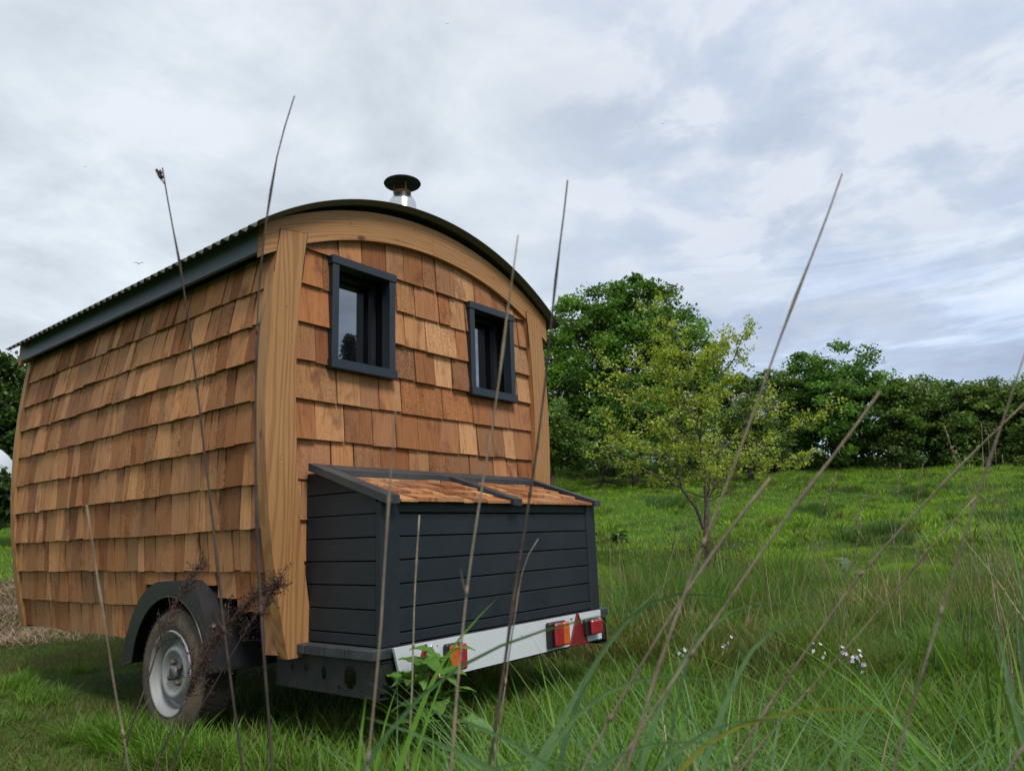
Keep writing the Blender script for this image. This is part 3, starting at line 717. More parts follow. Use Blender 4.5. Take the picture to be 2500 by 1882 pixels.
# ------------------------------------------------------------ vegetation helpers
def blades(P, L, W, az, lean, curve, seg, col, two=True):
    """tapered curved blades; every argument is an array of n. returns V, quads, tris, col"""
    n = len(P); t = np.linspace(0, 1, seg + 1)[None, :]
    th = lean[:, None] + curve[:, None] * t                          # angle from vertical along the blade
    ds = (L / seg)[:, None]
    hx = np.concatenate([np.zeros((n, 1)), np.cumsum(np.sin(th[:, :-1]) * ds, 1)], 1)
    hz = np.concatenate([np.zeros((n, 1)), np.cumsum(np.cos(th[:, :-1]) * ds, 1)], 1)
    dx, dy = np.sin(az)[:, None], np.cos(az)[:, None]
    tw = RNG.uniform(-.9, .9, n)[:, None]; wx, wy = np.cos(az[:, None] + tw), -np.sin(az[:, None] + tw)
    w = (W[:, None] * .5) * (1 - t ** 2.2)[:, :] * (.75 + .5 * t * (1 - t) * 2)
    C = np.stack([P[:, None, 0] + dx * hx, P[:, None, 1] + dy * hx, P[:, None, 2] + hz], -1)
    O = np.stack([wx * w, wy * w, np.zeros_like(w)], -1)
    A = (C - O)[:, :-1]; B = (C + O)[:, :-1]; T = C[:, -1:]
    V = np.concatenate([np.stack([A, B], 2).reshape(n, -1, 3), T], 1); m = V.shape[1]
    q = np.array([[2 * i, 2 * i + 1, 2 * i + 3, 2 * i + 2] for i in range(seg - 1)]).reshape(-1, 4); tr = np.array([[2 * seg - 2, 2 * seg - 1, 2 * seg]])
    base = (np.arange(n) * m)[:, None, None]
    return V.reshape(-1, 3), (q[None] + base).reshape(-1, 4), (tr[None] + base).reshape(-1, 3), np.repeat(col, m, 0)
def join(parts):
    V = []; Q = []; T = []; C = []; b = 0
    for v, q, t, c in parts: V.append(v); Q.append(q + b); T.append(t + b); C.append(c); b += len(v)
    return np.concatenate(V), np.concatenate(Q), np.concatenate(T), np.concatenate(C)
def polar(n, r0, r1, a0, a1, bias=1.):
    r = np.sqrt(RNG.uniform(0, 1, n) ** bias * (r1 * r1 - r0 * r0) + r0 * r0); a = np.radians(RNG.uniform(a0, a1, n))
    return CAM[0] + r * np.sin(a), CAM[1] + r * np.cos(a), r, np.degrees(a)
def palette(n, cols, jit=.18):
    c = np.array(cols)[RNG.integers(0, len(cols), n)]
    return np.clip(c * RNG.uniform(1 - jit, 1 + jit, (n, 1)) * RNG.uniform(.93, 1.07, (n, 3)), 0, 1)
def under_hut(x, y): return (np.abs(x) < .86) & (y > -.35) & (y < 2.9)
def in_wheel(x, y): return (np.abs(np.abs(x) - .96) < .12) & (np.abs(y - .722) < .24)
G_FRESH = [(.098, .205, .022), (.122, .240, .028), (.080, .172, .019), (.150, .255, .036)]
G_MID = [(.090, .185, .026), (.112, .215, .032), (.072, .155, .022), (.135, .220, .038)]
G_OLIVE = [(.125, .135, .034), (.100, .125, .028), (.155, .150, .050), (.085, .105, .024)]
G_BLUE = [(.062, .132, .045), (.075, .152, .052), (.050, .110, .034)]
STRAW = [(.27, .225, .14), (.34, .29, .19), (.21, .165, .10), (.18, .135, .08)]
def grass(name, x, y, L, W, cols, lean=(.1, .45), curve=(.3, 1.2), seg=3, mat=None, z=None, wind=None, flat=None):
    n = len(x); P = np.stack([x, y, (ground(x, y) if z is None else z) - .01], -1)
    az = RNG.uniform(0, 2 * np.pi, n) if wind is None else RNG.normal(wind, .9, n)
    return blades(P, L, W, az, RNG.uniform(*lean, n), RNG.uniform(*curve, n), seg, cols)

def tussocks(cx, cy, nb, rad, L0, W0, pals, lean=(.05, .95), curve=(.3, 1.5), seg=3, lj=.3):
    """fans of blades round each centre; every tussock has its own colour family"""
    m = len(cx); n = m * nb; k = np.repeat(np.arange(m), nb); rr_ = np.sqrt(RNG.random(n)); a = RNG.uniform(0, 2 * np.pi, n)
    R_ = (rad if np.ndim(rad) else np.full(m, rad))[k]; x = cx[k] + np.sin(a) * rr_ * R_; y = cy[k] + np.cos(a) * rr_ * R_
    L = (L0 if np.ndim(L0) else np.full(m, L0))[k] * RNG.uniform(.55, 1.3, n); W = (W0 if np.ndim(W0) else np.full(m, W0))[k] * RNG.uniform(.7, 1.3, n)
    th = lean[0] + (lean[1] - lean[0]) * rr_ * RNG.uniform(.6, 1.1, n)
    pi = RNG.integers(0, len(pals), m); c = np.empty((n, 3))
    for i, p in enumerate(pals):
        q = pi[k] == i; c[q] = palette(int(q.sum()), p)
    c *= RNG.uniform(.82, 1.18, m)[k][:, None]
    return blades(np.stack([x, y, ground(x, y) - .01], -1), L, W, a + RNG.normal(0, .5, n), th, RNG.uniform(*curve, n), seg, c)
def free(x, y): return ~in_wheel(x, y) & ~under_hut(x, y)
THATCH = [(.26, .195, .115), (.34, .265, .165), (.21, .155, .085), (.15, .11, .06)]
# short mown lawn on the left and beside the wheel
def build_lawn():
    parts = []
    x, y, r, a = polar(120000, 2.3, 9., 12, 60, 1.0); k = nz(x, y, 1.1) + .5 * nz(x, y, 3.3, 5) + RNG.normal(0, .25, len(x))
    keep = ~in_wheel(x, y) & ~(under_hut(x, y) & (RNG.random(len(x)) < .8)) & (k > -1.25)
    x, y, r, a, k = [v[keep] for v in (x, y, r, a, k)]; n = len(x)
    tall = smooth((a - 22) / 10 + .25 * k) * smooth((5.6 - r) / 1.2)
    L = (RNG.uniform(.028, .075, n) * (1 + .3 * k) * (1 + 1.5 * tall)).clip(.018, .3)
    fresh = -.50 + .42 * k + 1.1 * tall
    c = np.where((RNG.random(n) < fresh)[:, None], palette(n, G_FRESH), palette(n, G_OLIVE))
    c = np.where((RNG.random(n) < .20)[:, None], palette(n, STRAW) * .62, c)
    parts.append(grass('', x, y, L, RNG.uniform(.0035, .0060, n), c, (.25, 1.15), (.1, 1.0)))
    m = 420; x, y, r, a = polar(m, 2.4, 6.5, 14, 50); f = free(x, y) & (nz(x, y, 1.3, 3) > .25 - .6 * smooth((a - 24) / 8)); x, y = x[f], y[f]
    parts.append(tussocks(x, y, 42, RNG.uniform(.03, .09, len(x)), RNG.uniform(.06, .13, len(x)), .005, [G_FRESH, G_FRESH, G_MID], seg=3))
    x, y, r, a = polar(15000, 2.3, 9., 12, 40); n = len(x)          # clippings lying on it
    keep = (nz(x, y, 2.1, 3) + RNG.normal(0, .4, n) > .45) & ~in_wheel(x, y); x, y, r = x[keep], y[keep], r[keep]; n = len(x)
    parts.append(grass('', x, y, RNG.uniform(.03, .09, n), RNG.uniform(.002, .004, n), palette(n, STRAW) * .62, (1.1, 1.5), (-.1, .3), 2, z=ground(x, y) + RNG.uniform(.02, .05, n)))
    tag(np_mesh('lawn_grass', *join(parts), M_GRASS), 'short mown lawn grass left of and beside the hut wheel', 'grass', kind='stuff')
    x, y, r, a = polar(42000, 8.0, 14.5, 13, 27); n = len(x)        # the dry patch of cut hay
    f = nz(x, y, .9, 1); keep = (f + RNG.normal(0, .3, n) > -.75 + 1.3 * smooth((8.8 - r) / .8) + 1.2 * smooth((r - 13.6) / .8)); x, y, r = x[keep], y[keep], r[keep]; n = len(x)
    V = grass('', x, y, RNG.uniform(.07, .2, n), RNG.uniform(.006, .012, n), palette(n, [(.26, .19, .125), (.33, .25, .17), (.19, .13, .085), (.15, .12, .06)]), (.9, 1.5), (-.2, .5), 2, z=ground(x, y) + RNG.uniform(0, .05, n))
    tag(np_mesh('cut_hay', *V, M_STRAW), 'dry cut hay lying on the lawn behind the hut', 'hay', kind='stuff')
build_lawn()
# longer grass round the tail of the trailer and over the near right
def build_rough():
    parts = []
    x, y, r, a = polar(52000, 1.9, 6.4, 34, 92); n = len(x); k = nz(x, y, 1.6, 5) + RNG.normal(0, .25, n)
    keep = (RNG.random(n) < .25 + .75 * smooth((a - 36) / 8)) & free(x, y) & (k > -1.1)
    x, y, r, a, k = [v[keep] for v in (x, y, r, a, k)]; n = len(x)
    h = .12 + .07 * smooth((a - 50) / 14) + .04 * k; h = np.where((np.abs(x) < 1.0) & (y > -.75), np.minimum(h, .16), h)
    L = (RNG.uniform(.6, 1.35, n) * h).clip(.05, .5)
    c = np.where((RNG.random(n) < .62 + .3 * k)[:, None], palette(n, G_FRESH + G_FRESH + G_MID), palette(n, G_MID + G_OLIVE + G_BLUE))
    c = np.where((RNG.random(n) < .07)[:, None], palette(n, STRAW) * .7, c)
    parts.append(grass('', x, y, L, RNG.uniform(.0028, .0055, n) * (1 + .1 * r), c, (.05, .7), (.3, 1.7), 4))
    x, y, r, a = polar(520, 2.2, 4.6, 31, 62); f = free(x, y) & ~((x > -1.0) & (y > -.62)); x, y = x[f], y[f]        # fuller tufts by the wheel and under the tail
    parts.append(tussocks(x, y, 46, RNG.uniform(.04, .10, len(x)), RNG.uniform(.12, .21, len(x)), .0052, [G_FRESH, G_FRESH, G_MID], seg=4))
    x = RNG.uniform(-1.34, -1.07, 46); y = RNG.uniform(.1, 1.1, 46); parts.append(tussocks(x, y, 60, .06, RNG.uniform(.12, .20, 46), .005, [G_FRESH, G_MID], seg=4))
    x = RNG.uniform(-1.0, .9, 120); y = RNG.uniform(-.62, .1, 120); parts.append(tussocks(x, y, 36, .07, RNG.uniform(.10, .20, 120), .005, [G_FRESH, G_MID, G_OLIVE], seg=4))
    tag(np_mesh('rough_grass', *join(parts), M_GRASS), 'longer unmown green grass around the tail of the trailer', 'grass', kind='stuff')
    parts = []                                                      # tall tussocks with dead thatch, beyond the rough
    x, y, r, a = polar(900, 3.9, 9.6, 52, 92); k = nz(x, y, .9, 9) + RNG.normal(0, .2, 900); f = (x > 1.15) & (k > -.5 + .5 * smooth((r - 8) / 1.5)) & ~((a > 66) & (a < 82) & (r < 4.6)); x, y, r, a, k = [v[f] for v in (x, y, r, a, k)]; m = len(x)
    parts.append(tussocks(x, y, 80, RNG.uniform(.05, .16, m), RNG.uniform(.22, .46, m) * (1 + .15 * k), .0075, [G_MID, G_MID, G_BLUE, G_FRESH, G_OLIVE, THATCH], (.0, .8), (.2, 1.7), 4))
    x, y, r, a = polar(640, 3.6, 8.5, 50, 92); f = (x > 1.1) & ((nz(x, y, 1.3, 2) > -.15) | (a < 63)); x, y = x[f], y[f]; m = len(x)
    parts.append(tussocks(x, y, 60, RNG.uniform(.06, .2, m), RNG.uniform(.10, .26, m), .0065, [THATCH, THATCH, [(.3, .23, .14), (.2, .13, .07)]], (.3, 1.5), (.3, 1.9), 4))
    x, y, r, a = polar(260, 6.5, 10.2, 60, 72); m = len(x)
    parts.append(tussocks(x, y, 60, RNG.uniform(.06, .14, m), RNG.uniform(.28, .5, m), .009, [G_MID, G_BLUE, G_FRESH, G_OLIVE], (.0, .6), (.2, 1.4), 4))
    tag(np_mesh('tall_grass', *join(parts), M_GRASS), 'tall tussocky grass with brown thatch between the hut and the young tree', 'grass', kind='stuff')
    x, y, r, a = polar(1300, 3.0, 9.5, 53, 91); keep = (x > 1.1) & (nz(x, y, 1.4, 9) > -.6) & (RNG.random(1300) < .22 + .6 * smooth((a - 80) / 5) + .2 * (a < 60)); x, y, r = x[keep], y[keep], r[keep]; n = len(x)
    w = RNG.normal(.3, 1.6, n)
    V = blades(np.stack([x, y, ground(x, y) - .01], -1), RNG.uniform(.4, 1.15, n), RNG.uniform(.0028, .005, n) * 1.2, w, RNG.uniform(0, .3, n), RNG.uniform(-.1, .5, n), 5, palette(n, STRAW + THATCH))
    tag(np_mesh('dry_grass_stems', *V, M_STRAW), 'thin straw coloured grass stems standing in the tall grass', 'dry grass', kind='stuff')
build_rough()
def build_meadow():
    parts = []; MG = [(.165, .300, .024), (.200, .330, .030), (.140, .265, .021), (.225, .325, .042)]; DK = [(.060, .115, .035), (.075, .135, .05), (.05, .095, .03)]
    for (n0, r0, r1, a0, a1, l0, l1, w0, seg) in ((95000, 6.0, 13, 50, 93, .04, .11, .007, 3), (130000, 12.5, 34, 50, 93, .05, .13, .018, 2), (40000, 8.5, 32, 13, 30, .05, .13, .014, 2)):
        x, y, r, a = polar(n0, r0, r1, a0, a1, .85); n = len(x); k = nz(x, y, .8, 4) + .7 * nz(x, y, .28, 1) + .4 * nz(x, y, 2.6, 8) + RNG.normal(0, .2, n)
        hay = (a < 28) & (r < 14) & (r > 8.2) & (nz(x, y, .9, 1) > -.75); keep = ~(hay & (RNG.random(n) < .9)) & ~((x > -1.3) & (x < 1.2) & (y < 3.4)); x, y, r, a, k = [v[keep] for v in (x, y, r, a, k)]; n = len(x)
        L = RNG.uniform(l0, l1, n) * (1 + .25 * k).clip(.4, 2)
        c = palette(n, MG); c = np.where((RNG.random(n) < .65 * smooth((-k + .1) / .7))[:, None], palette(n, G_OLIVE + DK), c)
        br = nz(x, y, 1.2, 12) + .5 * nz(x, y, 4.1, 2) > 1.0; c = np.where((br & (RNG.random(n) < .5))[:, None], palette(n, [(.20, .15, .085)]), c)
        parts.append(grass('', x, y, L, RNG.uniform(.6, 1.3, n) * w0, c, (.2, 1.0), (.2, 1.2), seg))
    for m, r0, r1, L0, L1, w in ((420, 7, 14, .10, .24, .009), (1500, 13, 32, .12, .30, .019)):
        x, y, r, a = polar(m, r0, r1, 51, 93); f = nz(x, y, .6, 3) + RNG.normal(0, .4, m) > 0; x, y = x[f], y[f]; m = len(x)
        parts.append(tussocks(x, y, 34, RNG.uniform(.08, .30, m), RNG.uniform(L0, L1, m), w, [MG, MG, G_MID, G_OLIVE, DK], (.1, 1.0), (.3, 1.4), 3))
    # a few broad dark rushy patches
    for px, py, rr_, w_ in ((2100, 1290, 14., .9), (2180, 1250, 15., .8), (1990, 1210, 19., .9), (2420, 1215, 17., 1.1), (2250, 1200, 22., 1.2), (1760, 1160, 24., 1.), (1640, 1190, 20, .8)):
        p = at(px, py, rr_); x = p[0] + RNG.normal(0, w_ * .45, 26); y = p[1] + RNG.normal(0, w_ * .32, 26)
        parts.append(tussocks(x, y, 50, .14, RNG.uniform(.12, .28, 26), .014, [DK, DK, G_MID], (.0, .8), (.2, 1.3), 3))
    tag(np_mesh('meadow_grass', *join(parts), M_GRASS), 'bright green meadow grass rising towards the hedge', 'grass', kind='stuff')
build_meadow()

# ------------------------------------------------------------ trees
def leaf_quads(C, size, cols, up=.35, droop=0.):
    n = len(C); d = RNG.normal(0, 1, (n, 3)); d[:, 2] = d[:, 2] * .6 - droop; d /= np.linalg.norm(d, axis=1)[:, None]
    nn = RNG.normal(0, 1, (n, 3)); nn[:, 2] += up * 3; s = np.cross(d, nn); s /= np.linalg.norm(s, axis=1)[:, None] + 1e-9; nn = np.cross(s, d)
    L = (size * RNG.uniform(.65, 1.25, n))[:, None]; w = L * .36
    base = C; mid = C + d * L * .45 + nn * L * .06; tip = C + d * L
    V = np.stack([base, mid + s * w, tip, mid - s * w], 1).reshape(-1, 3)
    q = np.arange(n * 4).reshape(n, 4)
    return V, q, np.zeros((0, 3), int), np.repeat(cols, 4, 0)
def dense_tree(name, base, lobes, label, cat, cols, leaf=.11, n_clump=240, per=110, csize=.42, group=None, trunk_h=None, bark=None, trunk_r=.2, hollow=.55):
    """lobes: (x, y, z, rx, ry, rz) world; clumps of leaves spread over the lobes, limbs reach into them"""
    base = np.array(base); t = thing(name, base, label, cat, group)
    lb_ = np.array(lobes, float); vol = lb_[:, 3] * lb_[:, 5]; pick = RNG.choice(len(lb_), n_clump, p=vol / vol.sum())
    d = RNG.normal(0, 1, (n_clump, 3)); d /= np.linalg.norm(d, axis=1)[:, None]; rad = RNG.uniform(hollow ** 2, 1.0, n_clump)[:, None] ** .5
    C = lb_[pick, :3] + d * lb_[pick, 3:] * rad
    C[:, 2] = np.maximum(C[:, 2], ground(C[:, 0], C[:, 1]) + .15)
    out = RNG.normal(0, 1, (n_clump, per, 3)); out /= np.linalg.norm(out, axis=2)[:, :, None]; out *= RNG.uniform(0, 1, (n_clump, per, 1)) ** .45
    cs = csize * RNG.uniform(.6, 1.35, (n_clump, 1, 1)); top_ = (RNG.random(n_clump) < .3) & (d[:, 2] > .1); C[top_] += d[top_] * lb_[pick[top_], 3:] * RNG.uniform(.0, .16, (int(top_.sum()), 1)); cs[top_] *= .7; out *= cs * np.array([1.15, 1.15, .62])
    Pp = (C[:, None, :] + out).reshape(-1, 3); cc = palette(n_clump, cols, .34); cc = np.repeat(cc, per, 0) * RNG.uniform(.8, 1.2, (n_clump * per, 1))
    np_mesh('crown', *leaf_quads(Pp, leaf, cc), M_LEAF, t)
    mb = MB(); cz = lb_[:, 2].mean(); top = np.array([lb_[:, 0].mean(), lb_[:, 1].mean(), cz])
    th = trunk_h or (cz - base[2]) * .45; fork = base + np.array([0, 0, th]) + (top - base) * np.array([.25, .25, 0])
    mb.tube([base - (0, 0, .1), base * .5 + fork * .5 + (random.uniform(-.08, .08), .05, 0), fork], [trunk_r * 1.25, trunk_r, trunk_r * .85], 9)
    ends = []
    for L_ in lb_:
        e = L_[:3]; m_ = fork * .5 + e * .5 + RNG.normal(0, .25, 3); mb.tube([fork, m_, e], [trunk_r * .55, trunk_r * .36, trunk_r * .18], 6); ends.append((m_, e))
    for i in range(0, n_clump, 3):
        m_, e = ends[pick[i]]; s_ = m_ * .3 + e * .7; mb.tube([s_, (s_ + C[i]) / 2 + RNG.normal(0, .12, 3), C[i]], [trunk_r * .14, trunk_r * .09, trunk_r * .04], 4, False)
    obj('trunk', mb, bark or M_BARK, t, True)
    return t
def lobe(x, y, r, pr, pv=None, dr=0.):
    """a lobe seen at photo pixel x, y with pixel radii pr (and pv), at distance r"""
    c = at(x, y, r + dr); k = (r + dr) / 1500.
    return (*c, pr * k, pr * k * .9, (pv or pr) * k)
def gpoint(x, y_unused, r):
    p = at(x, 1100, r); return np.array([p[0], p[1], float(ground(p[0], p[1]))])
L_DARK = [(.095, .190, .028), (.115, .220, .034), (.075, .155, .025), (.14, .25, .042)]
L_HEDGE = [(.095, .170, .040), (.120, .195, .046), (.075, .130, .032), (.145, .215, .052)]
L_MID = [(.075, .165, .026), (.06, .135, .024), (.09, .185, .03)]
r0 = 29.
dense_tree('broadleaf_tree', gpoint(1480, 0, r0), [lobe(*v) for v in ((1485, 765, r0, 72), (1405, 815, r0, 78), (1575, 775, r0, 82), (1640, 830, r0, 70), (1685, 885, r0, 68), (1570, 870, r0, 100), (1445, 900, r0, 110), (1350, 930, r0, 85), (1350, 1020, r0, 70), (1660, 980, r0, 75), (1540, 940, r0, 60), (1600, 1000, r0, 80), (1470, 1010, r0, 90), (1400, 1060, r0, 70), (1690, 1050, r0, 60))],
           'big rounded dark green tree behind the right end of the hut', 'tree', L_DARK, .14, 620, 150, .50, 'trees along the field edge', 2.6, trunk_r=.26, hollow=.72)
r0 = 26.
dense_tree('broadleaf_tree', gpoint(1545, 0, r0), [lobe(*v) for v in ((1530, 970, r0, 45), (1560, 1010, r0, 60), (1510, 1030, r0, 50), (1600, 1040, r0, 55))],
           'smaller mid green tree growing in front of the big rounded tree', 'tree', L_MID, .11, 90, 110, .36, 'trees along the field edge', 1., trunk_r=.1)
dense_tree('hedge_shrub', gpoint(1345, 0, 24.), [lobe(*v) for v in ((1350, 1030, 24., 45), (1385, 1060, 24., 40), (1345, 1085, 24., 45))],
           'dark shrub just right of the hut corner post', 'shrub', L_HEDGE, .10, 90, 100, .34, None, .6, trunk_r=.08)
dense_tree('hedge_shrub', gpoint(1450, 0, 24.5), [lobe(*v) for v in ((1420, 1110, 24.5, 55, 28), (1490, 1115, 24.5, 55, 26), (1560, 1110, 24.5, 50, 30), (1640, 1115, 24.5, 50, 28), (1720, 1120, 24.5, 50, 24), (1370, 1118, 24.5, 50, 24))],
           'low spreading bramble thicket along the foot of the big tree', 'shrub', L_HEDGE, .09, 150, 90, .28, None, .3, trunk_r=.05)
r0 = 27.
dense_tree('hawthorn', gpoint(1830, 0, r0), [lobe(*v) for v in ((1830, 1040, r0, 62, 60), (1880, 1075, r0, 45), (1790, 1080, r0, 50), (1850, 1000, r0, 40))],
           'hawthorn speckled with white blossom behind the young tree', 'tree', L_HEDGE + [(.55, .56, .52), (.05, .07, .02)], .09, 150, 80, .30, None, .8, trunk_r=.1)
r0 = 31.
dense_tree('broadleaf_tree', gpoint(2040, 0, r0), [lobe(*v) for v in ((1965, 915, r0, 42), (2040, 895, r0, 46), (2110, 915, r0, 48), (2150, 950, r0, 34), (1935, 960, r0, 34), (2010, 980, r0, 80), (2095, 1010, r0, 85), (1950, 1030, r0, 60), (2040, 1070, r0, 80, 55))],
           'tall green tree standing above the hedge in the middle of the right side', 'tree', [(.10, .205, .040), (.125, .235, .046), (.078, .165, .034)], .13, 300, 120, .42, 'trees along the field edge', 1.6, trunk_r=.16)
HL = ['hedge tree directly left of the tall tree, with ragged top', 'hedge tree behind the blossoming hawthorn', 'hedge tree directly right of the tall tree', 'hedge tree, second to the right of the tall tree',
      'hedge tree, third to the right of the tall tree', 'hedge tree at the far right edge of the picture', 'hedge tree just beyond the right edge of the picture']
for i, (px, top, w) in enumerate(((1890, 960, 50), (1800, 960, 48), (2205, 975, 52), (2280, 975, 50), (2355, 985, 50), (2430, 985, 50), (2510, 990, 55))):
    r0 = 30.5 + (i % 2) * 1.0
    dense_tree('hedge_tree', gpoint(px, 0, r0), [lobe(px - 12, top, r0, w * .8, 42), lobe(px + 20, top + 8, r0, w * .7, 40), lobe(px, top + 60, r0, w * 1.05, 60), lobe(px, top + 125, r0, w * 1.1, 50)],
               HL[i], 'tree', L_HEDGE, .12, 150, 110, .36, 'hedge trees along the far side of the field', 1., trunk_r=.09)
def undergrowth():
    C = []
    for px in np.linspace(1300, 2640, 560):
        p = at(px, 1100, 33.2 + random.uniform(-.8, .8)); z = float(ground(p[0], p[1])); C.append((p[0], p[1], z + random.uniform(0, 2.5)))
    for px in np.linspace(-120, 120, 70):
        p = at(px, 1100, 27 + random.uniform(-.8, .8)); z = float(ground(p[0], p[1])); C.append((p[0], p[1], z + random.uniform(0, 1.6)))
    C = np.repeat(np.array(C), 60, 0) + RNG.normal(0, 1, (len(C) * 60, 3)) * np.array([.35, .35, .3])
    tag(np_mesh('hedge_undergrowth', *leaf_quads(C, .12, palette(len(C), L_HEDGE)), M_LEAF), 'dense dark undergrowth filling the foot of the far hedge', 'undergrowth', kind='stuff')
undergrowth()
# left edge of the picture
r0 = 24.
dense_tree('broadleaf_tree', gpoint(10, 0, r0), [lobe(*v) for v in ((20, 955, r0, 60, 55), (-60, 960, r0, 80), (60, 1010, r0, 60), (0, 1050, r0, 75), (-70, 1080, r0, 80))],
           'dark tree beyond the far left end of the hut', 'tree', [(.055, .11, .024), (.072, .135, .028), (.042, .085, .02)], .13, 210, 130, .45, None, 1.6, trunk_r=.2)
dense_tree('bramble_bush', gpoint(5, 0, 19.5), [lobe(*v) for v in ((10, 1215, 19.5, 40, 30), (-40, 1200, 19.5, 50, 36), (55, 1222, 19.5, 40, 26))],
           'low dark leafy bush beside the white polytunnel', 'shrub', [(.022, .05, .014), (.032, .065, .018)], .14, 90, 60, .3, None, .3, trunk_r=.04)
def polytunnel():
    c = gpoint(-30, 0, 22.); r = 1.15; mb = MB(); d = at(-200, 1200, 24) - at(0, 1200, 22); d[2] = 0; d /= np.linalg.norm(d); e = np.array([-d[1], d[0], 0]); n = 18
    zb = at(0, 1232, 22.)[2]; c[2] = zb - .1; V = []; F = []
    V = []
    for j in (0, 1):
        for i in range(n + 1):
            t = math.pi * i / n; V.append(c + e * r * math.cos(t) * 1.0 + np.array([0, 0, r * 1.35 * math.sin(t)]) + d * j * 6)
    for i in range(n): F.append((i, i + 1, n + 2 + i, n + 1 + i))
    F += [tuple(range(n, -1, -1)), tuple(n + 1 + i for i in range(n + 1))]
    mb.add(V, F); p = obj('polytunnel', mb, plain('polythene_sheet', (.55, .58, .62), .4, .4, dirt=.3, ds=2), None, True, origin=tuple(c))
    tag(p, 'white polytunnel cover at the left edge below the dark tree', 'polytunnel')
polytunnel()
# the young tree in the field
def young_tree():
    r0 = 11.; b = at(1726, 1345, r0); b[2] = float(ground(b[0], b[1])); t = thing('young_tree', b, 'slender young tree with sparse yellow-green spring leaves standing in the meadow', 'tree')
    Y = lambda x, y, dr=0.: at(x, y, r0 + dr)
    side = at(1900, 1100, r0) - at(1700, 1100, r0); side[2] = 0; side /= np.linalg.norm(side); dep = np.array([side[1], -side[0], 0]); up = np.array([0, 0, 1.])
    mb = MB(); leafP = []; 
    trunk = [b - up * .1, Y(1724, 1290), Y(1727, 1230), Y(1722, 1165), Y(1712, 1080, .03), Y(1700, 1000, .05), Y(1690, 930), Y(1675, 870, -.05), Y(1648, 810), Y(1622, 768)]
    mb.tube(trunk, [.052, .046, .042, .036, .028, .021, .016, .011, .007, .003], 8)
    def grow(p, d, L, rad, lev, leafy=True):
        n = 5; P = [p]; rr_ = [rad]; d = d / np.linalg.norm(d)
        for i in range(n):
            d = d + RNG.normal(0, .13, 3) + up * (.05 if lev < 2 else .02); d /= np.linalg.norm(d); P.append(P[-1] + d * L / n); rr_.append(rad * (1 - .8 * (i + 1) / n))
        mb.tube(P, rr_, 5 if lev < 2 else 4, False)
        if lev < 2:
            for i in range(1, n + 1):
                for _ in range(2 if lev == 0 and i > 1 else 1):
                    q = P[i]; dd = d + RNG.normal(0, .75, 3); dd[2] = abs(dd[2]) * .6 + .05
                    grow(q, dd, L * RNG.uniform(.28, .5), rad * .45, lev + 1)
        if leafy and lev >= 1:
            for i in range(1, n + 1):
                if RNG.random() < .62: leafP.append((P[i], lev))
        elif leafy: leafP.append((P[-1], lev)); leafP.append((P[-2], lev))
    def limb(px, L_, rad):   # explicit limb through photo pixels
        P = [Y(*q) for q in px]; n = len(P); mb.tube(P, [rad * (1 - .75 * i / (n - 1)) for i in range(n)], 6, False)
        for i in range(2 if n > 3 else 1, n):
            for _ in range(3):
                d = P[i] - P[i - 1]; d = d / np.linalg.norm(d) + RNG.normal(0, .8, 3); d[2] = abs(d[2]) * .7
                grow(P[i], d, L_ * RNG.uniform(.35, .6), rad * .35, 1)
    limb([(1718, 1290), (1700, 1240, -.1), (1665, 1195, -.2), (1657, 1150, -.25), (1655, 1080, -.3), (1648, 1030, -.3)], .75, .030)
    limb([(1660, 1188, -.2), (1610, 1165, -.3), (1560, 1140, -.3), (1500, 1105, -.3), (1490, 1090, -.3)], .8, .016)
    limb([(1657, 1170, -.2), (1630, 1135, 0), (1570, 1095, .1), (1510, 1065, .1), (1495, 1040, .1)], .8, .015)
    limb([(1727, 1190), (1770, 1165, .1), (1800, 1130, .1), (1860, 1080, .2), (1930, 1050, .2), (1990, 1030, .2)], .75, .022)
    limb([(1735, 1185), (1790, 1170, -.2), (1850, 1150, -.2), (1930, 1120, -.3)], .6, .012)
    limb([(1722, 1215), (1680, 1200, .2), (1620, 1190, .4), (1560, 1160, .5)], .6, .012)
    limb([(1724, 1225), (1780, 1200, .3), (1850, 1175, .5), (1900, 1150, .5)], .6, .012)
    limb([(1718, 1130), (1770, 1090), (1830, 1040, .1), (1880, 1000, .1)], .8, .018)
    limb([(1700, 1010), (1610, 970, .1), (1540, 930, .1), (1490, 890, .1)], .7, .016)
    limb([(1697, 1000), (1740, 940), (1790, 880), (1810, 830), (1820, 815)], .5, .013)
    limb([(1690, 940), (1650, 880, .1), (1620, 830, .1), (1600, 760, .1)], .6, .012)
    limb([(1715, 1090), (1640, 1030, -.1), (1560, 990, -.2), (1500, 960, -.2)], .75, .017)
    limb([(1712, 1080), (1680, 1000, -.2), (1660, 930, -.3), (1640, 880, -.3)], .6, .012)
    for h in np.linspace(.2, .93, 25):
        i = h * (len(trunk) - 1); k = int(i); p = trunk[k] * (1 - i + k) + trunk[min(k + 1, 9)] * (i - k)
        a = RNG.uniform(0, 2 * np.pi); L_ = 1.25 * (1 - h) ** .6 + .30
        if h > .7: L_ *= .45
        grow(p, side * math.cos(a) + dep * math.sin(a) + up * RNG.uniform(.25, .9), L_ * RNG.uniform(.6, .95), .013 * (1.2 - h), 0 if h < .8 else 1)
    obj('trunk', mb, M_BARKG, t, True)
    C = np.array([p for p, l in leafP]); C = C[RNG.random(len(C)) < .72]; n = 4; Cc = np.repeat(C, n, 0) + RNG.normal(0, .026, (len(C) * n, 3))
    keep = Cc[:, 2] > b[2] + .42; Cc = Cc[keep]
    cols = palette(len(Cc), [(.27, .35, .038), (.33, .40, .05), (.20, .28, .032), (.38, .42, .065)], .2)
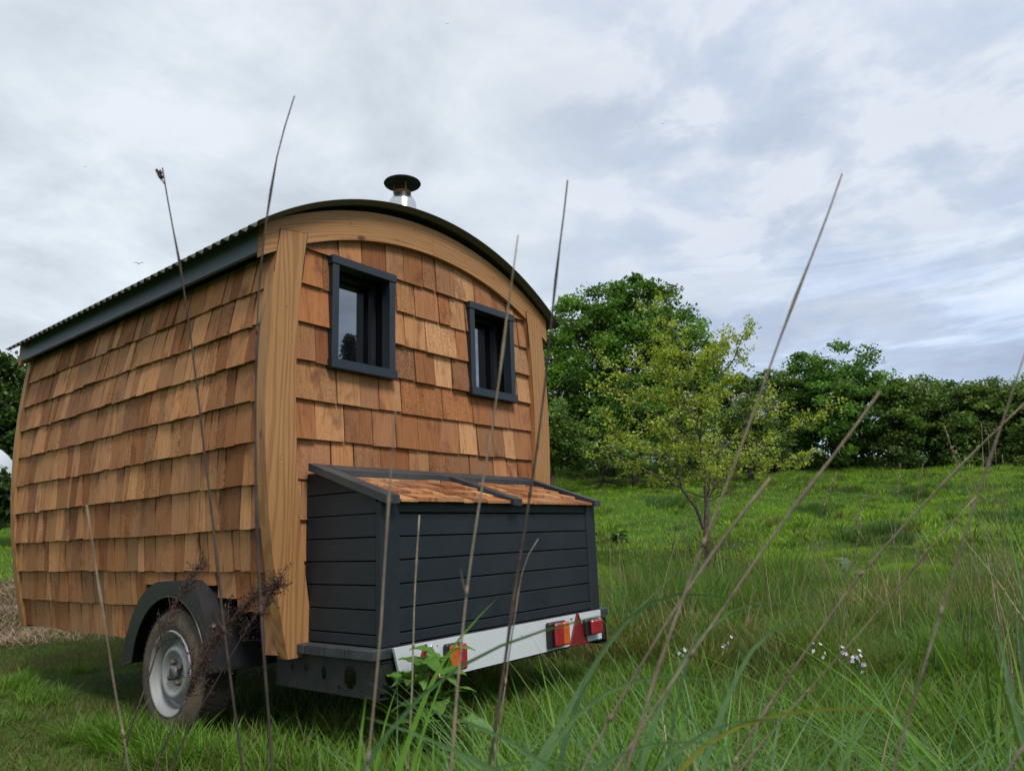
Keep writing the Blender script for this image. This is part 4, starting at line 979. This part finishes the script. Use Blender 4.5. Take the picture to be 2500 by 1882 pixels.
    np_mesh('crown', *leaf_quads(Cc, .044, cols, .2, .3), M_LEAF, t)
    # twiggy shoots round the foot
    mb = MB(); lp = []
    for _ in range(75):
        a = RNG.uniform(0, 6.28); rr_ = RNG.uniform(.03, .6); p = b + side * math.cos(a) * rr_ * 1.1 + dep * math.sin(a) * rr_; P = [p]; d = up + RNG.normal(0, .45, 3)
        for i in range(5): d = d / np.linalg.norm(d) + RNG.normal(0, .25, 3); P.append(P[-1] + d * .16 * RNG.uniform(.5, 1.2)); lp += [P[-1]] * 4
        mb.tube(P, [.005, .004, .0035, .003, .002, .001], 4, False)
    lp = np.array(lp); lp += RNG.normal(0, .045, lp.shape)
    sh_ = obj('base_shoots', mb, M_BARK, t)
    np_mesh('shoot_leaves', *leaf_quads(lp, .028, palette(len(lp), [(.13, .14, .035), (.12, .17, .03), (.16, .12, .045)])), M_LEAF, sh_)
young_tree()
# conifer behind the photographer, seen only mirrored in the left window
def conifer():
    p = np.array([19.65, -24.8, 0.]); t = thing('conifer', p, 'dark pointed conifer mirrored in the left window pane', 'tree'); mb = MB(); H = 10.75
    mb.tube([p, p + (0, 0, H)], [.22, .02], 8); obj('trunk', mb, M_BARK, t); C = []
    for z in np.arange(.8, H, .34):
        R_ = 1.7 * (1 - z / H) ** .9 + .06
        for a in RNG.uniform(0, 6.28, 11):
            for s_ in np.linspace(.15, 1, 10): C.append(p + (math.cos(a) * R_ * s_, math.sin(a) * R_ * s_, z + .25 * s_ - .5 * s_ * s_))
    C = np.repeat(np.array(C), 10, 0); C += RNG.normal(0, .09, C.shape)
    np_mesh('crown', *leaf_quads(C, .2, palette(len(C), [(.018, .035, .014), (.025, .045, .018)])), M_LEAF, t)
conifer()

# ------------------------------------------------------------ foreground stems
M_STEM = mat_bark('dry_stem', (.25, .205, .145), (.12, .092, .068)); M_STEMD = mat_bark('dark_dry_stem', (.08, .06, .05), (.036, .028, .025)); M_SEED = mat_bark('dock_seed', (.075, .036, .026), (.030, .017, .013))
def resample(P, n):
    P = np.array(P); d = np.concatenate([[0], np.cumsum(np.linalg.norm(np.diff(P, axis=0), axis=1))]); s = np.linspace(0, d[-1], n)
    Q = np.stack([np.interp(s, d, P[:, i]) for i in range(3)], 1)
    for _ in range(2): Q[1:-1] = Q[1:-1] * .5 + (Q[:-2] + Q[2:]) * .25
    return Q
def stem(px, r, rt, rb, label, cat='dry stem', name='dry_stem', mat=None, group='tall dry stems close to the camera', node=True, lean=.55):
    """px: display pixels from tip to foot; carried on down to the ground"""
    P = [D(x, y, r) for x, y in px]; d = P[-1] - P[-2]; d /= np.linalg.norm(d)
    while P[-1][2] > float(ground(P[-1][0], P[-1][1])) - .03 and len(P) < 60:
        d = d * np.array([lean + .35, lean + .35, 1]); d[2] = min(d[2], -.5); d /= np.linalg.norm(d); P.append(P[-1] + d * .08)
    P = resample(P[::-1], 36); rad = np.linspace(rb, rt, 36) * .76; ks = np.sin(np.linspace(0, 9, 36) + len(label)) * .0022 + np.cumsum(RNG.normal(0, .0003, 36)); ks -= np.linspace(ks[0], ks[-1], 36); P[:, 0] += ks * MC[0, 0]; P[:, 1] += ks * MC[1, 0]
    rad += np.where(np.arange(36) % 9 == 5, .0007, 0) if node else 0
    mb = MB(); mb.tube(P, list(rad), 7)
    if node:
        for k in range(5 + len(label) % 3, 30, 7):
            q = P[k]; d_ = P[k + 1] - P[k]; d_ /= np.linalg.norm(d_); sd_ = RNG.normal(0, 1, 3); e = d_ * .8 + sd_ / np.linalg.norm(sd_) * .45
            mb.tube([q - d_ * .004, q + d_ * .001, q + d_ * .006], [rad[k], rad[k] * 1.7, rad[k]], 6); mb.tube([q, q + e * .010, q + e * .022 + d_ * .006], [rad[k] * .7, rad[k] * .45, .0002], 4, False)
    o = obj(name, mb, mat or M_STEM, None, True, origin=P[0])
    return tag(o, label, cat, group), P
s1, P = stem([(351, 363), (362, 430), (378, 520), (396, 620), (425, 880), (455, 1120), (480, 1350), (525, 1640)], .95, .0011, .0028, 'bent dry stem with a small dark seed head, in front of the long shingled side', mat=M_STEMD)
mb = MB(); c = P[-1] + D(341, 379, .95) - D(351, 363, .95); a_ = P[-1] * .45 + P[-2] * .55; mb.tube([a_, (a_ + c) / 2, c], .0008, 5)
for _ in range(9): q = c + RNG.normal(0, .0022, 3); mb.lathe([(-.003, .0003), (0, .0022), (.003, .0004)], q, 'z', 6)
obj('seed_head', mb, M_SEED, s1)
stem([(636, 208), (622, 240), (608, 285), (595, 350), (580, 440), (562, 560), (550, 700), (545, 1000), (545, 1130), (552, 1260), (565, 1460), (583, 1665)], .80, .0010, .0030, 'tall dry stem crossing the roof corner, its tip bent to the right', mat=M_STEMD)
stem([(187, 1090), (200, 1200), (225, 1380), (240, 1500), (262, 1600), (270, 1665)], .85, .0008, .0022, 'thin blurred dry stem nearest the left edge of the picture')
stem([(1119, 508), (1105, 600), (1075, 830), (1050, 960), (1030, 1100), (1000, 1260), (985, 1450), (975, 1600)], .62, .0009, .0019, 'dry stem crossing the right-hand window')
stem([(1226, 390), (1212, 500), (1195, 640), (1160, 950), (1135, 1130), (1120, 1200), (1090, 1480), (1065, 1640)], .72, .0011, .0032, 'upright dry stem crossing the right end of the roof', mat=M_STEMD)
stem([(1819, 376), (1770, 520), (1700, 680), (1640, 860), (1560, 1080), (1500, 1230), (1430, 1430), (1360, 1660)], .66, .0010, .0030, 'thick dry stem reaching highest on the right, slanting across the sky')
stem([(1901, 845), (1830, 950), (1690, 1130), (1600, 1270), (1490, 1430), (1400, 1560)], .70, .0015, .0024, 'slanting dry stem in front of the tall tree, blunt at its tip')
stem([(2222, 740), (2200, 815), (2180, 870), (2120, 1040), (2060, 1230), (1990, 1440), (1920, 1660)], .72, .0008, .0032, 'thick dry stem by the right edge, slanting down to the left', mat=M_STEM)
stem([(2230, 855), (2100, 980), (1980, 1110), (1870, 1230), (1760, 1390), (1650, 1550)], .9, .0012, .0024, 'pale straight straw slanting steeply across the meadow from the right edge', 'straw', 'straw_stem')
stem([(2110, 1070), (2000, 1190), (1870, 1350), (1720, 1520), (1650, 1600)], 1.0, .0010, .0020, 'greenish straw slanting below the pale one, its tip inside the meadow', 'straw', 'straw_stem')
stem([(906, 1112), (898, 1250), (893, 1480), (880, 1665)], 1.35, .0022, .0026, 'pale broken-off dry stalk upright in front of the storage box', 'dry stem')
stem([(860, 830), (845, 1000), (825, 1230), (815, 1400), (790, 1640)], .58, .0007, .0022, 'blurred brown stem in front of the box corner', 'dry stem')
stem([(1163, 1163), (1148, 1168), (1135, 1182), (1122, 1250), (1105, 1380), (1090, 1500), (1070, 1660)], .95, .0007, .0032, 'pale bark-stripped stem with a curled tip before the box front', 'dry stem')
stem([(1664, 1032), (1600, 1110), (1540, 1190), (1490, 1260)], .75, .0020, .0010, 'blurred short stem with a fluffy beige tip in front of the young tree', 'dry stem')
stem([(2230, 1585), (2190, 1640), (2160, 1690)], .8, .0018, .0022, 'pale stem in the bottom right corner', 'dry stem')
# seed-heavy dead dock stalks by the wheel (crop pixels -> photo pixels)
def W(x, y, r): return at(x * 700 / 2212, 1357 + y * 700 / 2212, r)
def dead_dock(px, r, k0, label, dens=1., spread=.05, rt=.0012, rb=.0042):
    P = [W(x, y, r) for x, y in px]; d = P[0] - P[1]; d /= np.linalg.norm(d); g0 = []
    F = [P[0]]
    while F[-1][2] > float(ground(F[-1][0], F[-1][1])) - .02 and len(F) < 40: F.append(F[-1] + (d * .6 + np.array([0, 0, -.5])) * .05)
    Q = resample(F[::-1] + P[1:], 40); mb = MB(); mb.tube(Q, list(np.linspace(rb, rt, 40)), 6)
    o = obj('dead_dock', mb, M_STEMD, None, True, origin=Q[0]); tag(o, label, 'dead plant', 'dead dock stalks by the wheel')
    k0 = int(40 * k0); mb = MB(); tw = MB()
    for k in range(k0, 40):
        for _ in range(int(6 * dens)):
            a = Q[k]; dd = RNG.normal(0, 1, 3) * .6 + (Q[min(k + 1, 39)] - Q[k - 1]) * 25; dd /= np.linalg.norm(dd); L = spread * RNG.uniform(.3, 1.5) * (1.2 - .6 * (k - k0) / (40 - k0))
            b = a + dd * L; m_ = (a + b) / 2 + RNG.normal(0, .004, 3); tw.tube([a, m_, b], [.0010, .0008, .0005], 3, False)
            for s_ in np.linspace(.15, 1, int(12 * dens)):
                if RNG.random() < .8:
                    q = a + (b - a) * s_ + RNG.normal(0, .0045, 3); e = RNG.normal(0, .0019, (3, 3)); mb.add([q + e[0], q + e[1], q + e[2], q - e[0] * .8], [(0, 1, 2), (0, 2, 3), (0, 3, 1)])
    obj('twigs', tw, M_STEMD, o); obj('seed_cluster', mb, M_SEED, o)
dead_dock([(960, 1500), (1020, 1290), (1130, 990), (1220, 700), (1280, 570), (1350, 350), (1440, 230), (1560, 60)], 2.35, .70, 'brown seeded dock stalk leaning across the tyre, leftmost of the three')
dead_dock([(1180, 1650), (1300, 1400), (1400, 1150), (1540, 850), (1700, 600), (1900, 350), (2120, 230)], 2.1, .63, 'dark heavily seeded dock stalk leaning over the mudguard to the corner post', 1.7, .075, .0012, .0038)
dead_dock([(1360, 1520), (1500, 1250), (1720, 880), (1850, 650), (1980, 450), (2110, 280), (2150, 170)], 2.2, .78, 'reddish dock stalk behind the darkest one, seeded only near its tip', 1., .05)

# ------------------------------------------------------------ big near blades and leafy plants
def ribbon(mb, P, w0, w1, seed=0, fold=.3):
    P = resample(P, 26); n = len(P); V = []; F = []
    view = np.array([.3, .2, 1.])
    for i in range(n):
        t = P[min(i + 1, n - 1)] - P[max(i - 1, 0)]; t /= np.linalg.norm(t); s_ = np.cross(t, (P[i] - CAM) / np.linalg.norm(P[i] - CAM) * .75 + view * .5); s_ /= np.linalg.norm(s_); nn = np.cross(s_, t)
        k = i / (n - 1); w = (w0 + (w1 - w0) * k) * (1 - k ** 5) * .5
        V += [P[i] - s_ * w, P[i] + nn * w * fold, P[i] + s_ * w]
    for i in range(n - 1):
        for j in (0, 1): F.append((i * 3 + j, i * 3 + j + 1, i * 3 + 4 + j, i * 3 + 3 + j))
    mb.add(V, F)
C5 = lambda x, y, r: at(650 + x * 900 / 2212, 1350 + y * 900 / 2212, r)
C8 = lambda x, y, r: at(1500 + x * 1000 / 2212, 1150 + y * 1000 / 2212, r)
def rooted(P):                                       # carry a blade down to the soil
    d = P[0] - P[1]; d /= np.linalg.norm(d); Fp = [P[0]]
    while Fp[-1][2] > float(ground(Fp[-1][0], Fp[-1][1])) - .02 and len(Fp) < 40:
        d = d * .8 + np.array([0, 0, -.35]); d /= np.linalg.norm(d); Fp.append(Fp[-1] + d * .06)
    return Fp[::-1] + P[1:]
BG = (.14, .24, .115); BY_ = (.26, .27, .06); BD = (.08, .155, .07); BB = (.13, .27, .04); BT = (.42, .35, .22)
BL = [(C8, [(-60, 930), (0, 860), (130, 720), (265, 612), (400, 630), (640, 690), (900, 760)], .95, .0065, .0045, BD, 'grass blade bent sharply at a peak in front of the tail light'),
      (C8, [(340, 1050), (380, 1000), (500, 830), (690, 660), (780, 655), (900, 690), (1150, 780)], .95, .007, .004, BG, 'blue-green blade arching right below the slanting stems'),
      (C8, [(500, 1500), (640, 1150), (750, 900), (870, 780), (1100, 790), (1350, 830)], 1.0, .009, .005, BG, 'broad green blade kinked over in the middle right grass'),
      (C8, [(-100, 1190), (0, 1140), (150, 1090), (350, 1075), (560, 1120), (900, 1230)], .85, .007, .004, BG, 'long blade arching low with a browning tip'),
      (C8, [(300, 1640), (450, 1450), (700, 1340), (1000, 1275), (1400, 1265), (1700, 1290), (1900, 1325)], .8, .0075, .003, BY_, 'long yellowing blade reaching right along the bottom'),
      (C5, [(1750, 1500), (1500, 1360), (1300, 1270), (1100, 1170), (950, 1060), (750, 985), (570, 975)], .55, .0075, .0075, BG, 'blurred thick blade bowing left across the bottom centre'),
      (C5, [(1700, 1250), (1450, 1100), (1200, 1000), (950, 920), (740, 880)], .7, .006, .005, BG, 'second blade bowing left, above the thick blurred one'),
      (C5, [(780, 1308), (860, 1130), (920, 950), (960, 800), (1150, 500), (1400, 255)], 1.0, .008, .006, BB, 'bright green blade pointing up right in front of the box'),
      (C5, [(540, 1400), (550, 1250), (570, 1000), (600, 850)], .75, .012, .008, BB, 'broad upright fresh green blade at the bottom left of centre'),
      (C5, [(1050, 700), (1280, 590), (1500, 500), (1850, 400), (2210, 330), (2500, 290)], .7, .0045, .003, BD, 'long dark blade crossing the white lighting board'),
      (C5, [(1500, 1450), (1600, 1300), (1850, 880), (2000, 590), (2212, 340), (2500, 80)], .95, .009, .006, BG, 'long straight blue-green blade rising past the right tail light'),
      (C5, [(860, 1350), (960, 1000), (1080, 700), (1130, 560)], 1.1, .007, .005, BB, 'green blade rising beside the dock leaves'),
      (C8, [(60, 1800), (250, 1560), (450, 1400), (700, 1310), (1000, 1330), (1300, 1420)], .8, .008, .004, BG, 'arching blade in the bottom middle, beneath the yellowing one'),
      (C8, [(250, 1700), (330, 1350), (340, 1150), (370, 1010), (500, 850), (545, 640)], .9, .008, .003, BD, 'upright dark blade crossing the long straight one'),
      (C8, [(500, 1700), (430, 1500), (330, 1380), (220, 1345), (205, 1370)], .8, .006, .004, BT, 'dead beige blade curled over at the bottom middle'),
      (C8, [(2300, 1700), (2180, 1400), (2120, 1100), (2080, 850), (2000, 700)], 1.3, .012, .006, BG, 'broad upright blade near the right edge'),
      (C8, [(2330, 1500), (2240, 1200), (2170, 900), (2190, 700), (2240, 560)], 1.3, .011, .005, BD, 'dark upright blade at the right edge behind the broad one'),
      (C8, [(-250, 1700), (0, 1480), (300, 1440), (620, 1450), (900, 1560)], .7, .007, .004, BG, 'low blue-green blade curving along the bottom edge'),
      (C5, [(1000, 1420), (1150, 1320), (1500, 1240), (1850, 1230), (2200, 1310)], .75, .007, .004, BG, 'blade curving right along the bottom edge, centre'),
      (C5, [(640, 1380), (680, 1150), (740, 900), (800, 760)], 1.1, .008, .005, BB, 'green blade leaning right, left of the dock leaves')]
for fn, px, r, w0, w1, c, lab in BL:
    mb = MB(); mb.c = c; ribbon(mb, rooted([fn(x, y, r) for x, y in px]), w0 * 1.5, w1 * 1.5); o = obj('grass_blade', mb, M_GRASS, None, True, origin=tuple(np.array(mb.v[0])))
    tag(o, lab, 'grass blade', 'large grass blades close to the camera')
# loose tufts of arching grass filling the near right
def near_tufts():
    parts = []
    def clump(px, r, m, nb, L0, L1, w, pals, rad=.05, spread=.16, curve=(.5, 2.0)):
        p = at(px, 1500, r); x = p[0] + RNG.normal(0, spread, m); y = p[1] + RNG.normal(0, spread, m)
        parts.append(tussocks(x, y, nb, rad, RNG.uniform(L0, L1, m), w, pals, (.05, .7), curve, 9))
    BL_ = [(.10, .19, .07), (.085, .17, .055), (.13, .22, .09), (.07, .145, .04)]
    for px, r, m, nb, L0, L1 in ((1330, 1.45, 5, 22, .42, .6), (1500, 1.2, 6, 22, .5, .68), (1700, 1.25, 6, 22, .56, .72), (1820, 1.35, 5, 20, .5, .68), (1420, 1.5, 7, 22, .46, .68), (1600, 1.35, 7, 22, .52, .74), (1760, 1.5, 7, 22, .52, .76), (1900, 1.7, 5, 18, .42, .62), (1240, 1.7, 5, 18, .34, .52), (1060, 1.8, 4, 16, .30, .44), (2430, 1.9, 6, 22, .65, .95), (2520, 1.6, 5, 20, .6, .9), (1650, 2.0, 7, 24, .42, .62), (1450, 2.1, 6, 24, .36, .52), (900, 1.9, 3, 14, .26, .38), (1180, 2.1, 5, 20, .34, .5), (1750, 2.2, 6, 22, .42, .6), (1330, 2.4, 5, 20, .3, .46)):
        clump(px, r, m * 2, nb, L0, L1, .0082, [BL_, BL_, G_MID, G_FRESH])
    for px, r in ((1380, 1.1), (1560, 1.0), (1720, 1.05), (1480, 1.3), (1850, 1.2), (1250, 1.3)): clump(px, r, 4, 12, .56, .70, .0075, [BL_, STRAW + BL_], curve=(.9, 2.3))
    clump(1650, 1.45, 6, 16, .5, .68, .0045, [STRAW, THATCH], curve=(.6, 2.2)); clump(1350, 1.6, 4, 14, .38, .54, .0045, [STRAW, THATCH], curve=(.8, 2.4)); clump(1800, 1.7, 8, 16, .40, .58, .0045, [THATCH, [(.36, .30, .2), (.28, .21, .13)]], curve=(.8, 2.4)); clump(1560, 1.6, 3, 14, .4, .55, .004, [THATCH, STRAW], curve=(.8, 2.4))
    x, y, r, a = polar(2600, 1.3, 2.5, 20, 90); n = len(x)
    parts.append(grass('', x, y, RNG.uniform(.10, .24, n), RNG.uniform(.003, .006, n), palette(n, G_FRESH + G_MID), (.1, .6), (.4, 1.5), 6))
    tag(np_mesh('near_grass', *join(parts), M_GRASS), 'arching blue-green grass just in front of the camera', 'grass', kind='stuff')
near_tufts()
def leaf(mb, base, d, L, w, c, bend=.5, roll=0.):
    d = np.array(d, float); d /= np.linalg.norm(d); s_ = np.cross(d, (0, 0, 1.)); s_ /= np.linalg.norm(s_); u = np.cross(s_, d); s_ = s_ * math.cos(roll) + u * math.sin(roll); u = np.cross(s_, d)
    n = 9; V = []; F = []; mb.c = c; p = np.array(base, float); dd = d.copy()
    for i in range(n + 1):
        t = i / n; ww = w * .5 * (math.sin(math.pi * min(1, t * .92 + .08) ** .8) ** .8 if t < 1 else 0); wv = .07 * w * math.sin(i * 2.1)
        V += [p - s_ * ww + u * (ww * .25 + wv), p - s_ * ww * .5 + u * ww * .05, p, p + s_ * ww * .5 + u * ww * .05, p + s_ * ww + u * (ww * .25 - wv)]
        dd = dd + np.array([0, 0, -bend / n]); dd /= np.linalg.norm(dd); p = p + dd * L / n
    for i in range(n):
        for j in range(4): F.append((i * 5 + j, i * 5 + j + 1, i * 5 + 6 + j, i * 5 + 5 + j))
    mb.add(V, F)
def dock(c, n, L0, label, cols, seed, up=(.5, 1.3), group='leafy dock plants', H=None):
    rs = random.Random(seed); c = np.array(c, float); c[2] = float(ground(c[0], c[1])); t = thing('dock_plant', c, label, 'plant', group); mb = MB(); st = MB(); st.c = (.09, .15, .04)
    for i in range(n):
        a = rs.uniform(0, 6.28); h = rs.uniform(.25, 1) * (H or L0 * 1.2); b = c + (rs.uniform(-.08, .08), rs.uniform(-.06, .06), h)
        st.tube([c + (0, 0, -.02), (c + b) / 2 + (rs.uniform(-.02, .02), rs.uniform(-.02, .02), 0), b], [.003, .0025, .002], 5)
        k = rs.uniform(.75, 1.2); cc = cols[i % len(cols)]; leaf(mb, b, (math.cos(a), math.sin(a), rs.uniform(*up)), L0 * rs.uniform(.6, 1.05), L0 * .42 * rs.uniform(.8, 1.2), tuple(v * k for v in cc), rs.uniform(.6, 1.8), rs.uniform(-.5, .5))
    obj('leaves', mb, M_DOCK, t, True); obj('stalks', st, M_DOCK, t, True)
p = C5(985, 640, 3.06)
dock(p, 46, .17, 'leafy dock growing up in front of the left tail light', [(.085, .19, .03), (.11, .22, .04), (.06, .13, .025)], 3, H=.43, up=(.2, 1.6))
p = C5(1230, 760, 3.0)
dock((p[0], p[1], 0), 12, .17, 'lower dock with pale green leaves under the white board, right of the taller dock', [(.10, .18, .06), (.12, .21, .07)], 4, (.1, .6), H=.22)
p = C5(700, 950, 2.9)
dock((p[0], p[1], 0), 6, .10, 'small dock seedling in the grass under the chassis corner', [(.08, .17, .03)], 9, (.3, .9))
dock(W(1450, 1600, 1.25), 7, .22, 'broad dock leaves at the bottom left beneath the dead stalks', [(.08, .20, .025), (.10, .22, .03)], 21, (.3, .8), H=.50)
p = at(1500, 1185, 15.); dock(p, 16, .34, 'dark clump of dock in the meadow left of the young tree', [(.05, .11, .026), (.07, .14, .032)], 6, (.1, .9), H=.16)
p = at(2060, 1315, 10.); dock(p, 10, .26, 'pale leafed thistly plant in the meadow right of the young tree', [(.10, .17, .09), (.12, .2, .11)], 8, (.3, 1.))
# cuckooflowers
def flower(px, r, n, label):
    p = at(px[0], px[1], r); b = p.copy(); b[2] = float(ground(b[0], b[1])); t = thing('cuckooflower', b, label, 'flower', 'pale flowers in the tall grass'); mb = MB(); st = MB(); st.c = (.10, .16, .05)
    st.tube([b, (b + p) / 2 + (.01, 0, 0), p], [.002, .0018, .0012], 5)
    for i in range(n):
        q = p + RNG.normal(0, 1, 3) * np.array([.018, .018, .026]); st.tube([p - (0, 0, .03), q], [.001, .0008], 4, False); nn = q - p + np.array([-.01, -.02, .01]); nn /= np.linalg.norm(nn); s_ = np.cross(nn, (0, 0, 1.)); s_ /= np.linalg.norm(s_); u = np.cross(nn, s_)
        mb = MB()
        for k in range(4):
            a = k * math.pi / 2 + i; e = s_ * math.cos(a) + u * math.sin(a); f = -s_ * math.sin(a) + u * math.cos(a); mb.add([q, q + e * .006 + f * .0045, q + e * .010 + nn * .002, q + e * .006 - f * .0045], [(0, 1, 2, 3)])
        obj('floret', mb, M_PETAL, t)
    obj('flower_stalk', st, M_DOCK, t)
flower((2093, 1608), 3.7, 16, 'largest pale flower head at the right of the flower group')
flower((2062, 1590), 3.9, 6, 'small pale flower beside the largest one, on its left')
flower((2000, 1592), 4.0, 6, 'pale flower between the slanting stems')
flower((1776, 1565), 4.1, 4, 'small pale flower in the brown thatch')
flower((1668, 1592), 4.1, 4, 'small pale flower farthest left in the tall grass')
# seeding grass stalks standing up in the middle distance (display px)
def seed_stalk(px, r, label, head=1.):
    P = [D(x, y, r) for x, y in px]; b = P[-1].copy(); b[2] = float(ground(b[0], b[1])) - .02; P.append(b); P = resample(P[::-1], 18); mb = MB(); mb.tube(P, list(np.linspace(.0028, .0013, 18)), 5)
    o = obj('seed_stalk', mb, M_STEM, None, True, origin=P[0]); tag(o, label, 'grass stalk', 'seeding grass stalks in the meadow')
    mb = MB(); mb.c = (.30, .24, .17)
    for k in range(26):
        t = k / 26; q = P[-1] - (P[-1] - P[-4]) * t * head * 1.0 + RNG.normal(0, .004, 3); e = RNG.normal(0, .0038, (3, 3)); e[:, 2] *= 1.6; mb.add([q + e[0], q + e[1], q + e[2], q - e[0]], [(0, 1, 2), (0, 2, 3), (0, 3, 1)])
    obj('seed_head', mb, M_STRAW, o)
seed_stalk([(1945, 1000), (1938, 1080), (1930, 1180)], 5., 'straight seeded stalk below the tall tree, against the meadow')
seed_stalk([(1808, 1020), (1775, 1110), (1735, 1240)], 5., 'leaning seeded stalk between the young tree and the tall tree')
seed_stalk([(1862, 1125), (1850, 1180), (1815, 1280)], 4.5, 'ragged pale seed head low in the meadow', 1.6)
seed_stalk([(1995, 1000), (1985, 1050), (1975, 1140)], 6., 'small seeded stalk right of the straight one')
seed_stalk([(1870, 1070), (1845, 1140), (1800, 1290)], 4.5, 'thin stalk leaning left above the ragged seed head')
seed_stalk([(2040, 920), (2060, 985), (2100, 1080), (2140, 1200)], 4., 'long dark stalk hooked at its tip near the right edge')
for i, (x0, x1) in enumerate(((2120, 2150), (2135, 2165), (2150, 2175), (2165, 2185), (2100, 2140))):
    stem([(x0, 915 + 22 * i), (x0 + 4, 1040), (x1, 1200), (x1 + 16, 1400)], 2.6 + .2 * i, .0010, .0022, ['tallest straw stem of the bundle at the right edge', 'second tallest straw stem of the right edge bundle', 'straw stem in the middle of the right edge bundle', 'shortest straw stem of the right edge bundle', 'straw stem farthest left in the right edge bundle'][i], 'straw', 'straw_stem', group='bundle of straw stems at the right edge')
# birds far off in the sky
def bird(x, y, s_, label, flap):
    p = D(x, y, 60); a = at(x * 1.13 + 10, y * 1.13, 60) - p; a /= np.linalg.norm(a); f = np.cross(a, (0, 0, 1.)); up = np.array([0, 0, 1.]); mb = MB()
    k = s_; mb.tube([p - a * .5 * k * .0 - f * .30 * k, p - f * .1 * k, p + f * .15 * k, p + f * .30 * k], [.01 * k, .07 * k, .06 * k, .02 * k], 7)
    for sg in (-1, 1):
        w = [p + f * .12 * k, p - f * .08 * k, p + a * sg * .35 * k + up * flap * .22 * k - f * .06 * k, p + a * sg * .38 * k + up * flap * .24 * k + f * .10 * k, p + a * sg * .78 * k + up * flap * .20 * k - f * .12 * k]
        b = [q - up * .012 * k for q in w]; mb.add(w + b, [(0, 1, 2, 3), (3, 2, 4), (8, 7, 6, 5), (8, 9, 7), (0, 5, 6, 1), (1, 6, 7, 2), (2, 7, 9, 4), (4, 9, 8, 3), (3, 8, 5, 0)])
    tag(obj('bird', mb, M_COWL, None, False, origin=tuple(p)), label, 'bird', 'birds flying overhead')
bird(300, 570, .50, 'bird flying just above the long roof edge on the left', .9)
bird(966, 52, .22, 'tiny bird near the top of the sky above the chimney', .6)
bird(183, 361, .18, 'tiny bird high in the left of the sky', .5)
bird(1432, 268, .2, 'tiny bird in the sky right of the chimney', .4)
